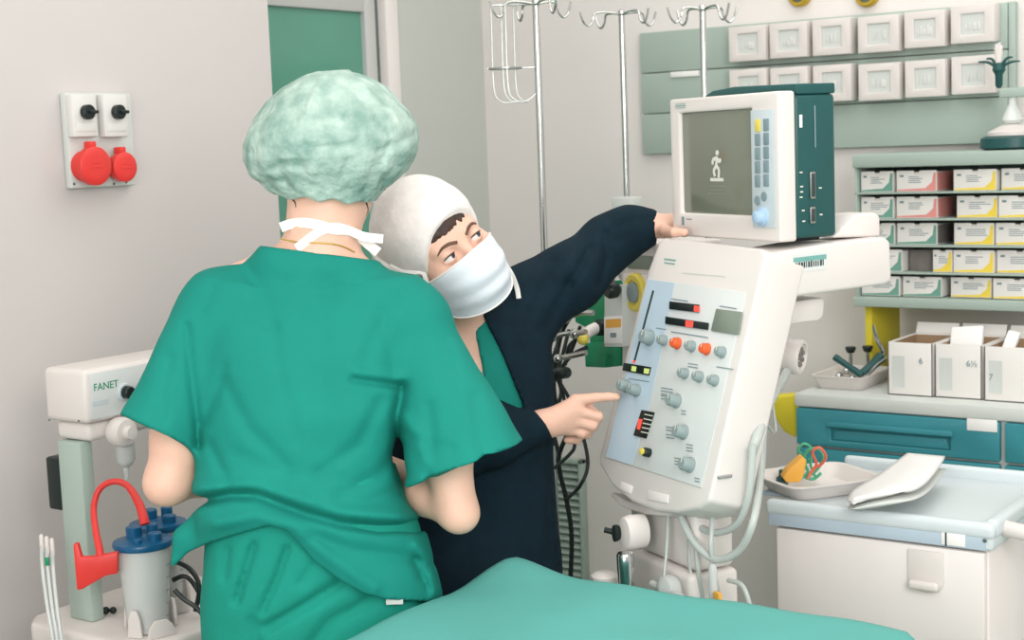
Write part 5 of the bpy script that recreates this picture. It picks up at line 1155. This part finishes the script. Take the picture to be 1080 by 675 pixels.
def scrub2(P):
    x, y = topx(P); cut = np.maximum(inpoly(x, y, scrubcut) * .0018, P[:, 1] - 2.97)
    return np.maximum(np.maximum(base2(P) + .009 + .4 * noisecloth(P), -cut), .95 - P[:, 2])
lo, hi = bounds([vp(395, 210, 3.0), vp(700, 210, 3.0), vp(395, 650, 3.0), vp(700, 650, 3.0)], .03); lo[1] = 2.70; hi[1] = 3.2
sculpt(cardigan, lo, hi, .005, 'cardigan', 'navy', p2, 'navy knitted cardigan', 1)
lo2, hi2 = bounds([vp(420, 300, 2.98), vp(600, 300, 2.98), vp(420, 470, 2.98), vp(600, 470, 2.98)], .02); lo2[1] = 2.8; hi2[1] = 3.16
sculpt(scrub2, lo2, hi2, .005, 'scrub_top', 'scrub', p2, 'green scrub top in the neck of the cardigan', 1)
DI = 2.885
ix = lambda x, y, dd=0: vp(x, y, DI + dd)
def body2(P):
    d = H2.skin(P)
    d = smin(d, cone(P, H2.w((0, -.01, -.06)), vp(494, 345, 2.95), .052, .056), .03)
    d = smin(d, np.maximum(base2(P) + .017, 1.0 - P[:, 2]), .02)
    # left forearm and hand gripping the corner of the monitor
    d = smin(d, chain(P, [armL[2], armL[3], wrL], [.04, .035, .024], .02), .01)
    d = smin(d, cone(P, wrL, vp(704, 239, 3.0), .022, .021), .012)
    for i in range(4):
        y0 = 229 + i * 5.0; d = smin(d, chain(P, [vp(703, y0 + 2, 3.0), vp(714, y0, 3.02), vp(722, y0 + 1, 3.06), vp(720, y0 + 2, 3.09)], [.0105, .0095, .009, .008], .004), .008)
    d = smin(d, chain(P, [vp(699, 242, 2.985), vp(703, 244, 2.93), vp(712, 245, 2.862), vp(722, 245, 2.846)], [.014, .0105, .009, .0075], .005), .01)
    # right forearm and pointing hand
    d = smin(d, chain(P, [armR[1], armR[2], wrR], [.045, .038, .026], .02), .01)
    pm = cone(P, ix(574, 447, -.012), ix(600, 434, -.004), .0265, .019)
    for (x, y, dd) in ((607, 424, .0), (609, 434, -.004), (606, 445, -.002), (600, 453, .004)): pm = smin(pm, cone(P, ix(582, 446, -.004), ix(x, y, dd), .021, .0125), .012)
    d = smin(d, pm, .012)
    d = smin(d, chain(P, [ix(607, 422.5), ix(628, 419.5, -.004), ix(641, 418.5, -.006), ix(650.5, 418.6, -.008)], [.0125, .0092, .0082, .0070], .004), .006)
    d = smin(d, chain(P, [ix(610, 434, -.004), ix(631, 439, -.002), ix(626, 450, .018), ix(612, 452, .026)], [.0125, .0095, .0088, .008], .004), .004)
    d = smin(d, chain(P, [ix(607, 444, -.002), ix(625, 449, .0), ix(619, 458, .02), ix(606, 459, .028)], [.0122, .0092, .0086, .0078], .004), .004)
    d = smin(d, chain(P, [ix(601, 452, .004), ix(614, 457, .006), ix(609, 464, .022), ix(598, 464, .028)], [.0112, .0085, .008, .007], .004), .004)
    return smin(d, chain(P, [ix(588, 436, .012), ix(606, 428, .026), ix(620, 430, .03), ix(628, 436, .026)], [.016, .0115, .0102, .0085], .005), .008)
lo, hi = bounds([vp(400, 190, 2.8), vp(545, 190, 2.8), vp(400, 400, 2.95)], .05); lo[1] = 2.55; hi[1] = 3.12
def headonly(P): return body2(P)
lo, hi = bounds([vp(395, 180, 2.8), vp(735, 180, 2.9), vp(395, 480, 2.9), vp(735, 480, 2.9)], .02); lo[1] = 2.60; hi[1] = 3.16
sculpt(body2, lo, hi, .0026, 'body', 'skin', p2)
# cap
hairn = A((0, .62, .78)); 
def cap2(P):
    p = H2.loc(P); d = smin(ell(p, (0, -.016, .036), (.089, .107, .095)), ell(p, (0, -.072, .010), (.076, .066, .080)), .03)
    d = d + .0035 * vnoise(P, 14, 21) + .0015 * vnoise(P, 40, 22) - .004 * np.clip(np.abs(vnoise(P, 11, 24)) - .3, 0, 1)
    front = (p[:, 1] - .079) * .86 - (p[:, 2] - .052) * .50      # rim from forehead down behind the cheek
    low = -.062 - p[:, 2]
    return np.maximum(np.maximum(d, front), low) * H2.sc
lo, hi = bounds([H2.w((x, y, z)) for x in (-.1, .1) for y in (-.16, .1) for z in (-.08, .14)], .01)
sculpt(cap2, lo, hi, .0034, 'theatre_cap', 'capwhite', p2, 'white close fitting theatre cap')
# fringe and eyebrows
def fringe(P):
    p = H2.loc(P); d = smin(ell(p, (0, -.012, .032), (.0755, .0975, .0855)), ell(p, (0, .028, -.028), (.0635, .0615, .0835)), .03)
    k = p[:, 0] * (1 if H2.R[0][0] < 0 else -1)          # towards the near temple
    jag = .014 + .006 * np.sin(k * 330) * np.sin(k * 140 + 1) - .5 * np.maximum(0, np.abs(k - .014) - .026)
    front = (p[:, 1] - .079) * .86 - (p[:, 2] - .052) * .50 - jag
    return np.maximum(np.maximum(d + .0015 * vnoise(P, 120, 31), front), .035 - p[:, 2]) * H2.sc
lo, hi = bounds([H2.w((x, y, z)) for x in (-.08, .08) for y in (.0, .12) for z in (.02, .12)], .005)
sculpt(fringe, lo, hi, .0022, 'fringe', 'hair', p2, 'dark brown fringe')
def face_pts(xz, off=.001):
    o = []
    for x, z in xz:
        ys = np.linspace(.14, .0, 400); Q = np.array([H2.w((x, y, z)) for y in ys], np.float32); v = H2.skin(Q); i = int(np.argmax(v < 0)); o.append(vworld(H2.w((x, ys[i] + off, z))))
    return o
fw2 = vworld(H2.R[1])
for s_ in (-1, 1):
    MB().tube(face_pts([(s_ * .011, .016), (s_ * .024, .0215), (s_ * .037, .021), (s_ * .048, .013)]), [.0032, .0036, .003, .0012], 8, 5, flat=.5, up=fw2).part('eyebrow', 'brow', p2)
    e = MB().ball(vworld(H2.w((s_ * .0315, .0735, -.001))), .0128 * HS).part('eye', 'eyewhite', p2)
    c_ = H2.w((s_ * .0315, .0735, -.001)); dr_ = A(H2.R[1] * .86 - H2.R[0] * .45 + H2.R[2] * .08); dr_ /= np.linalg.norm(dr_); dv = vworld(dr_)
    ax = dv.cross(ZZ).normalized(); em = fm(vworld(c_), ax, dv.cross(ax), dv)
    MB().lathe(em, [(.0058 * HS, .0119 * HS), (.004 * HS, .01315 * HS), (0, .0136 * HS)], 18).part('iris', 'iris', e)
    MB().lathe(em, [(.0026 * HS, .0134 * HS), (.0015 * HS, .0138 * HS), (0, .0139 * HS)], 14).part('pupil', 'pupil', e)
    MB().tube([vworld(H2.w((s_ * (.0315 + .0135 * cos(a)), .0735 + .0142 * sqrt(max(0, 1 - (.95 * cos(a)) ** 2)) * .92 + .001, -.001 + .0052 * sin(a)))) for a in [radians(k) for k in (5, 35, 65, 90, 115, 145, 175)]], [.0006, .0012, .0014, .0014, .0013, .001, .0005], 6, 3).part('eyelashes', 'lash', p2)
# mask
nu, nv = 28, 22; V = []
for j in range(nv + 1):
    t_ = j / nv
    for i in range(nu + 1):
        s_ = -1 + 2 * i / nu
        top_z = -.008 - .020 * abs(s_) ** 1.6; bot_z = -.120 + .018 * abs(s_) ** 2
        z = top_z + (bot_z - top_z) * t_; th = s_ * radians(84)
        yc = np.interp(t_, [0, .16, .32, .5, .7, .86, 1], [.104, .118, .125, .122, .113, .102, .088]) + .0030 * sin(t_ * 3 * 2 * pi + .6)
        x = (.0742 - .006 * t_) * sin(th); y = .022 + (yc - .022) * cos(th)
        V.append(vworld(H2.w((x, y + .003, z))))
Fc = [(j * (nu + 1) + i, j * (nu + 1) + i + 1, (j + 1) * (nu + 1) + i + 1, (j + 1) * (nu + 1) + i) for j in range(nv) for i in range(nu)]
mk = MB().raw(V, Fc).part('face_mask', 'maskblue', p2, 'pale blue pleated face mask', ang=0)
md = mk.modifiers.new('thick', 'SOLIDIFY'); md.thickness = .0018; md.offset = 0
eb = MB(); idx_ = lambda i, j: V[j * (nu + 1) + i] + fw2 * .0012
eb.tube([idx_(i, 0) for i in range(nu + 1)], .0022, 8, 2).tube([idx_(i, nv) for i in range(nu + 1)], .0020, 8, 2).tube([idx_(0, j) for j in range(nv + 1)], .0028, 8, 2).tube([idx_(nu, j) for j in range(nv + 1)], .0028, 8, 2)
eb.part('mask_binding', 'ribbon', mk)
hd2 = lambda P: np.minimum(cap2(P), H2.skin(P))
nt_ = -1 if (H2.R[0] @ A((1, 0, 0))) > 0 else 1      # which lateral side is nearest the left of the photo
ci = 0 if nt_ < 0 else nu
def tie(pts, w_=.0042): return MB().tube(pts, w_, 10, 6, flat=.22, up=-FWD).part('mask_tie', 'ribbon', mk)
tie([idx_(ci, 0)] + on_surf([(446, 288), (436, 287), (424, 285), (412, 279)], hd2, .003, 2.8))
cj = nu - ci
pe = idx_(cj, nv - 6)
tie([pe, pe + vw(.018, .0, -.02), pe + vw(.030, .01, -.05), pe + vw(.034, .012, -.075)], .0048)
tie(on_surf([(389, 258), (394, 266), (402, 274), (414, 282), (426, 288), (438, 291)], hd2, .003, 2.85), .006)
# lower body hidden by the table
hl, hr_ = vp(452, 680, 3.0), vp(548, 680, 3.0); al_, ar_ = A((hl[0], hl[1], .06)), A((hr_[0], hr_[1] + .03, .06))
def pants2(P):
    d = stations(P, *rows([(640, 402, 590, .125, 3.0), (690, 404, 588, .13, 3.0), (740, 408, 585, .125, 3.0)]), n=2.4)
    for h_, a_ in ((hl, al_), (hr_, ar_)): d = smin(d, chain(P, [h_, (h_ + a_) / 2, a_], [.085, .075, .066], .03), .05)
    return np.maximum(d, .05 - P[:, 2])
lo, hi = bounds([vp(395, 640, 3.0), vp(600, 640, 3.0), al_, ar_], .05); lo[1] = 2.82; hi[1] = 3.2; lo[2] = 0
sculpt(pants2, lo, hi, .011, 'scrub_trousers', 'scrub_pants', p2)
for a_ in (al_, ar_):
    def shoe(P, a_=a_): return np.maximum(smin(ell(P, (a_[0] + .04, a_[1] - .03, .035), (.10, .08, .05)), cone(P, a_, a_ + A((0, 0, -.02)), .042, .042), .03), .002 - P[:, 2])
    sculpt(shoe, A((a_[0] - .1, a_[1] - .15, -.02)), A((a_[0] + .2, a_[1] + .15, .14)), .008, 'clog', 'clog', p2)
# ================================================================ light, camera
def area(name, loc, sx, sy, power, col=(1, 1, 1), rot=(0, 0, 0)):
    l = bpy.data.lights.new(name, 'AREA'); l.shape = 'RECTANGLE'; l.size = sx; l.size_y = sy; l.energy = power; l.color = col
    o = bpy.data.objects.new(name, l); COL.objects.link(o); o.location = loc; o.rotation_euler = rot; return o
area('ceiling_light_near', (.6, .9, 2.88), 2.2, 1.6, 12, (1, .985, .985))
area('ceiling_light_far', (3.0, 1.2, 2.88), 1.8, 2.4, 26, (1, .985, .985))
area('ceiling_light_left', (1.0, 2.1, 2.88), 2.4, .9, 5, (1, .985, .985))
d_ = Vector((3.0, .9, .75)) - Vector((.2, -1.0, 2.3))
area('operating_lamp', (.2, -1.0, 2.3), 1.3, 1.3, 62, (1, .985, .98), d_.to_track_quat('-Z', 'Y').to_euler())
d_ = Vector((1.9, 2.8, .5)) - Vector((-.5, .7, 1.5))
area('fill_light_left', (-.5, .7, 1.5), 1.2, 1.2, 36, (1, .985, .98), d_.to_track_quat('-Z', 'Y').to_euler())  # added fill light, no real lamp here; brightens the lower left wall
w = bpy.data.worlds.new('room_world'); bpy.context.scene.world = w; w.use_nodes = True
w.node_tree.nodes['Background'].inputs['Color'].default_value = (1, .98, .98, 1); w.node_tree.nodes['Background'].inputs['Strength'].default_value = .85
cd = bpy.data.cameras.new('camera'); cam = bpy.data.objects.new('camera', cd); COL.objects.link(cam)
cam.matrix_world = fm(CAM, CR, CU, -FWD); cd.sensor_width = 36; cd.sensor_fit = 'HORIZONTAL'; cd.lens = FPX / 1080 * 36
cd.dof.use_dof = True; cd.dof.focus_distance = 2.75; cd.dof.aperture_fstop = 7
sc = bpy.context.scene; sc.camera = cam
sc.view_settings.view_transform = 'Standard'; sc.view_settings.look = 'None'; sc.view_settings.exposure = -.1; sc.view_settings.gamma = 1; sc.view_settings.use_curve_mapping = False
